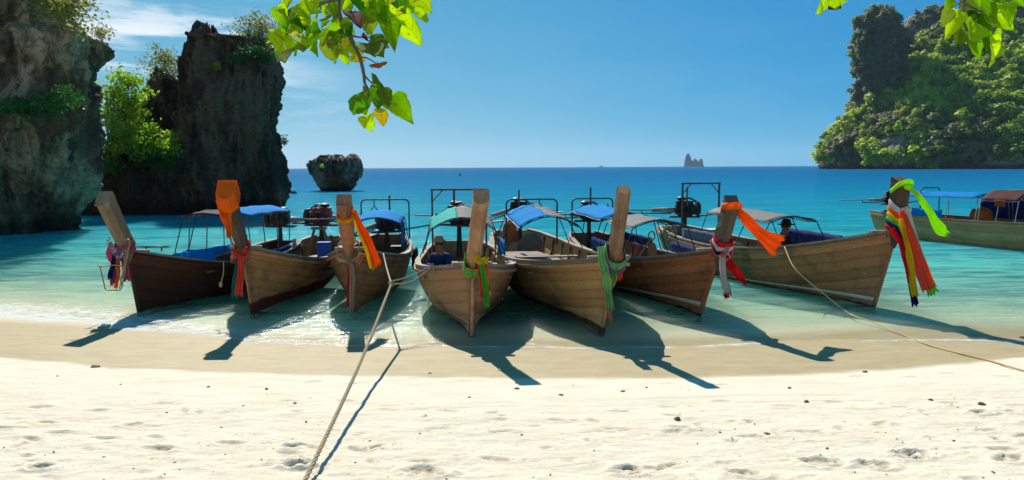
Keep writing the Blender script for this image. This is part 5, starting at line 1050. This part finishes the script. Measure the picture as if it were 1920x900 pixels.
def leaf_mesh(seed, mat):
    r = random.Random(seed); n = 11; rows = []; cur = r.uniform(-.35, .6); cup = r.uniform(.2, .6); wv = r.uniform(0, 6); asp = r.uniform(.30, .40)
    for i in range(n):
        t = i / (n - 1); w_ = asp * (math.sin(PI * t ** .72) ** .8) * (1 - .25 * t) + .002
        if t > .9: w_ *= .55
        w_ *= 1 + .07 * math.sin(i * 2.2 + wv); row = []
        for j in range(-3, 4):
            v = j / 3; row.append(Vector((t + .03 * abs(v) * math.sin(i * 1.9 + wv), w_ * v, cup * w_ * abs(v) - cur * t * t * .5 + .014 * math.sin(j * 2 + i * 1.3 + wv))))
        rows.append(row)
    mb = MB().sheet(rows, .004); mb.tube([(-.14, 0, .03), (-.05, 0, 0), (.02, 0, 0)], .010, 4); me = bpy.data.meshes.new('leaf'); me.from_pydata([tuple(v) for v in mb.v], [], mb.f); me.update(); me.materials.append(mat)
    for p_ in me.polygons: p_.use_smooth = True
    return me
LM = [[leaf_mesh(i * 10 + k, m_) for k in range(4)] for i, m_ in enumerate(LEAFM)]
def branch(label, org, twigs, leaves, Y0, seed):
    r = random.Random(seed); root = empty('leafy_branch', PD(*org, Y0)); tag(root, label, 'branch'); inv = Vector(root.location)
    for pts, r0 in twigs:
        P_ = smooth_path([PD(a, b_, Y0 + d_) - inv for a, b_, d_ in pts], 5); n = len(P_); MB().tube(P_, [r0 * .5 * (1 - .6 * i / (n - 1)) for i in range(n)], 6).build('twig', BARK, root, True)
    for x, y, tx, ty, tone in leaves:
        Y = Y0 + r.uniform(-.22, .22); a, b_ = PD(x, y, Y), PD(tx, ty, Y + r.uniform(-.12, .12)); a = a - (b_ - a) * .04; d = b_ - a; ln = d.length; ex = d.normalized()
        nrm = Vector((r.uniform(-.35, .35), -1, r.uniform(-.2, .5))); ey = nrm.cross(ex).normalized(); ez = ex.cross(ey)
        M_ = Matrix((ex, ey, ez)).transposed().to_4x4() @ Matrix.Diagonal((ln, ln * r.uniform(.85, 1.15), ln, 1)); M_.translation = a - inv
        o = bpy.data.objects.new('leaf', r.choice(LM[tone])); COL.objects.link(o); o.parent = root; o.matrix_local = M_
q = lambda a, b_: (480 + a / 3.213, b_ / 3.213)
lv = []
for s_ in """150 20 185 100 0|215 5 165 75 0|235 60 180 130 4|180 150 145 240 0|185 210 130 335 0|150 225 95 255 0|215 270 200 405 4|205 120 228 175 1|265 210 255 335 0|240 150 215 225 0|290 95 240 165 0|320 60 290 140 0|280 20 330 50 0|330 150 300 230 1|340 200 350 350 0|300 210 320 300 0|370 90 340 165 0|400 60 470 30 0|430 120 395 170 0|400 180 440 290 0|430 215 478 385 4|460 130 545 165 0|470 190 430 260 0|520 130 598 180 0|530 170 580 225 1|500 200 520 290 0|510 270 555 378 0|480 90 450 30 0|540 20 555 115 0|560 -20 520 60 0|600 -30 640 80 1|640 -40 700 70 1|650 60 705 215 4|600 75 630 150 3|690 20 760 105 0|740 -50 790 90 0|740 10 820 130 1|820 -40 870 90 0|800 90 825 240 0|870 40 940 190 0|890 80 985 297 0|900 -40 1000 70 0|960 -40 1060 80 0|960 50 1032 140 0|545 235 525 290 2|560 250 600 340 0|610 260 640 330 1|590 310 620 355 2|640 225 685 240 3|690 220 805 290 4|700 250 785 365 4|690 270 720 385 4|735 385 750 440 3|640 560 585 700 1|655 565 670 700 0|700 515 760 620 1|680 550 700 640 4|760 530 800 655 4|790 560 860 585 0|810 590 925 700 0|705 495 765 515 4|735 600 735 655 1|690 620 695 655 0|715 660 735 728 2|750 660 770 770 2|660 680 705 808 0|680 700 640 740 0|730 520 740 620 1|250 30 300 90 0|360 0 340 80 0|210 180 260 260 2|440 20 400 110 0|260 100 300 180 1|390 200 350 270 1|320 240 285 310 4|170 60 150 130 0|590 180 560 240 0|770 60 800 150 0|850 0 900 80 1|680 -20 640 60 0""".split('|'):
    a, b_, c, d, t = map(float, s_.split()); lv.append((*q(a, b_), *q(c, d), int(t)))
tg_ = [([(*q(520, -80), 0), (*q(495, 40), 0), (*q(520, 140), 0), (*q(575, 240), 0), (*q(625, 345), 0), (*q(650, 450), 0), (*q(655, 500), 0), (*q(680, 545), 0)], .020), ([(*q(500, 20), 0), (*q(440, 100), .05), (*q(385, 125), .1)], .015), ([(*q(510, -10), 0), (*q(430, 10), -.1), (*q(340, 50), -.1), (*q(240, 100), -.1)], .014), ([(*q(540, 190), 0), (*q(600, 220), -.05), (*q(680, 225), -.1)], .011), ([(*q(625, 345), 0), (*q(670, 350), 0), (*q(730, 385), 0)], .008), ([(*q(650, 450), 0), (*q(700, 500), 0), (*q(760, 505), 0)], .007), ([(*q(655, 490), 0), (*q(660, 540), 0), (*q(640, 570), 0)], .007), ([(*q(800, -60), .1), (*q(870, 10), .1), (*q(900, 70), .1)], .014), ([(*q(520, 170), 0), (*q(515, 215), 0), (*q(530, 240), 0)], .006), ([(*q(700, 520), 0), (*q(735, 590), 0), (*q(745, 660), 0)], .006)]
branch('large backlit lime green leafy branch hanging into the top centre-left of the photo', (640, -20), tg_, lv, 2.5, 3)
q = lambda a, b_: (1480 + a / 2.648, b_ / 2.648)
lv = []
for s_ in """150 -20 180 75 0|230 -30 285 50 0|120 -30 118 12 3|215 -10 205 38 3|200 -30 240 40 0|160 0 150 45 0""".split('|'):
    a, b_, c, d, t = map(float, s_.split()); lv.append((*q(a, b_), *q(c, d), int(t)))
branch('tiny sprig of lime leaves poking in at the top right of the sky', (1555, -30), [([(*q(190, -100), 0), (*q(195, -30), 0), (*q(180, 0), 0)], .008), ([(*q(195, -40), 0), (*q(225, -10), 0), (*q(240, 10), 0)], .006)], lv, 2.6, 5)
lv = []
for s_ in """770 -20 810 30 0|850 -10 930 60 4|900 -40 960 30 0|960 40 1145 135 0|960 20 1050 110 0|870 70 960 160 1|900 90 1000 190 1|840 60 795 165 0|860 110 910 200 0|850 150 838 225 4|900 180 935 295 0|960 180 1000 270 1|990 190 1050 325 0|1010 180 1070 270 0|1000 -40 1060 40 0|800 40 765 130 4|830 100 850 180 4|1060 20 1110 100 0|920 120 880 230 0|1080 -30 1165 40 0|930 0 1000 90 0""".split('|'):
    a, b_, c, d, t = map(float, s_.split()); lv.append((*q(a, b_), *q(c, d), int(t)))
branch('lime and yellow leafy branch hanging at the top right corner before the headland', (1830, -40), [([(*q(880, -120), 0), (*q(870, 0), 0), (*q(865, 100), 0), (*q(900, 180), 0), (*q(950, 210), 0)], .014), ([(*q(870, 20), 0), (*q(960, 60), 0), (*q(1050, 60), 0)], .010), ([(*q(870, 0), 0), (*q(820, 30), 0), (*q(780, 60), 0)], .007)], lv, 2.6, 7)
# --------------------------------------------------------------- small finds on the sand
R_ = random.Random(9); ST = [simple('brown_stone', (.20, .15, .08), .9), simple('coral_stone', (.42, .34, .22), .9), simple('dark_debris', (.22, .15, .08), .9)]
finds = [(179, 687, 20, 8, 1, 'rounded tan stone at the left edge of the dry sand'), (1622, 697, 12, 5, 0, 'flat brown stone on the wet sand edge at the right'), (1270, 789, 14, 9, 2, 'dark tangled scrap of seaweed right of centre on the dry sand'), (391, 724, 6, 4, 0, 'small brown stone on pale sand left of the mooring rope'), (500, 730, 8, 5, 0, 'small brown stone nearer the mooring rope'), (553, 758, 9, 5, 1, 'small tan stone just left of the mooring rope'),
 (1212, 727, 6, 4, 2, 'dark speck of debris on smooth sand below the fifth boat'), (938, 692, 12, 4, 1, 'flat shell fragment on the wet sand below the fourth boat'), (806, 698, 9, 3, 2, 'small dark twig on the wet sand line'), (968, 717, 5, 4, 2, 'dark pebble below the long prow shadow'), (969, 729, 12, 5, 2, 'small dark clump of debris below the long prow shadow'), (1480, 728, 8, 5, 0, 'small brown stone on the right dry sand'), (1745, 751, 11, 6, 0, 'brown stone on the sand at the far right'), (1840, 760, 16, 8, 2, 'dark cluster of coral rubble at the far right'),
 (1512, 756, 10, 7, 2, 'dark coral lump right of centre'), (1788, 830, 6, 4, 2, 'tiny dark pebble near the lower right corner'), (101, 850, 5, 4, 2, 'tiny red brown pebble near the lower left corner'), (195, 860, 8, 4, 0, 'small reddish shell near the lower left corner'), (574, 796, 5, 6, 2, 'small dark stick end standing beside the mooring rope'), (978, 820, 8, 5, 1, 'small tan lump on trampled sand in the centre'), (1551, 842, 7, 5, 0, 'small brown stone on trampled sand lower right'), (1438, 816, 14, 5, 2, 'flat dark bark scrap on trampled sand'), (108, 705, 4, 3, 2, 'tiny pebble on the left dry sand'), (226, 721, 4, 3, 2, 'tiny dark pebble right of the tan stone'),
 (313, 776, 6, 3, 0, 'tiny brown pebble on the left sand'), (415, 803, 8, 3, 1, 'thin shell fragment on the left sand'), (1168, 735, 10, 3, 2, 'short dark twig right of the prow shadow'), (1052, 741, 12, 4, 2, 'brown leaf scrap on the sand below the fourth boat'), (1350, 812, 6, 4, 1, 'small tan pebble on the right sand'), (880, 746, 6, 3, 0, 'small brown twig end left of centre')]
for px, py, w_, h_, t, lab in finds:
    g = G(px, py, .15); g = G(px, py, zg(g.x, g.y)); k = g.y / FPX; n = 18; rr = (w_ * k * .42, w_ * k * .34, h_ * k * .5)
    a = np.linspace(0, 2 * PI, n, endpoint=False); hh = np.linspace(-.5, PI / 2, 9); A, Hh = np.meshgrid(a, hh); x = np.cos(A) * np.cos(Hh); y = np.sin(A) * np.cos(Hh); z = np.sin(Hh); f = 1 + .35 * pn(x * 1.5 + px, y * 1.5, z * 1.5) + .2 * pn(x * 4 + px, y * 4, z * 4)
    j0, i0 = np.searchsorted(gy, g.y), np.searchsorted(gx, g.x); zz = float(H[min(j0, H.shape[0] - 1), min(i0, H.shape[1] - 1)])
    V = np.stack([x * f * rr[0] + g.x, y * f * rr[1] + g.y, z * f * rr[2] + zz + rr[2] * .25], -1).reshape(-1, 3); nm = 'stone' if t != 2 else 'debris'
    tag(mesh_np(nm, V, gridF(9, n, True), ST[t]), lab, nm, 'small finds scattered on the beach')
mb = MB(); k = 0
while k < 900:
    y = R_.uniform(4.6, 9.3); x = R_.uniform(-.78, .78) * y
    j0, i0 = np.searchsorted(gy, y), np.searchsorted(gx, x)
    if wet[j0, i0] < .3 or R_.random() > (.10 + .9 * max(0, (8.0 - y) / 3.2)) * (0.35 + (pn(np.array(x * .9), np.array(y * 1.4), np.array(2.2)) > .05)): k += 1; continue
    s_ = R_.uniform(.003, .010); c = Vector((x, y, float(H[j0, i0]) + s_ * .3)); a = R_.uniform(0, 6.3); u = Vector((math.cos(a), math.sin(a), R_.uniform(-.3, .3))) * s_ * R_.uniform(1, 2.2); v = Vector((-math.sin(a), math.cos(a), 0)) * s_
    mb.add([c + u, c + v, c - u, c - v, c + Vector((0, 0, s_))], [(0, 1, 4), (1, 2, 4), (2, 3, 4), (3, 0, 4)]); k += 1
tag(mb.build('beach_rubble', simple('crumbs', (.36, .25, .12), .9)), 'scattered brown crumbs of coral and shell over the trampled sand', kind='stuff')
# --------------------------------------------------------------- sea haze: one even box of air round the whole place
m = bpy.data.materials.new('sea_haze'); m.use_nodes = True; nt = m.node_tree; nt.nodes.clear(); om = N(nt, 'ShaderNodeOutputMaterial')
pv = N(nt, 'ShaderNodeVolumePrincipled'); pv.inputs['Color'].default_value = (.50, .76, 1, 1); pv.inputs['Density'].default_value = 4.5e-5; pv.inputs['Anisotropy'].default_value = .3
L(nt, pv.outputs[0], om.inputs['Volume'])
hz = MB().box((0, 0, 84), (19600, 19600, 260)).build('haze', m); tag(hz, 'thin sea haze over the bay', kind='stuff')
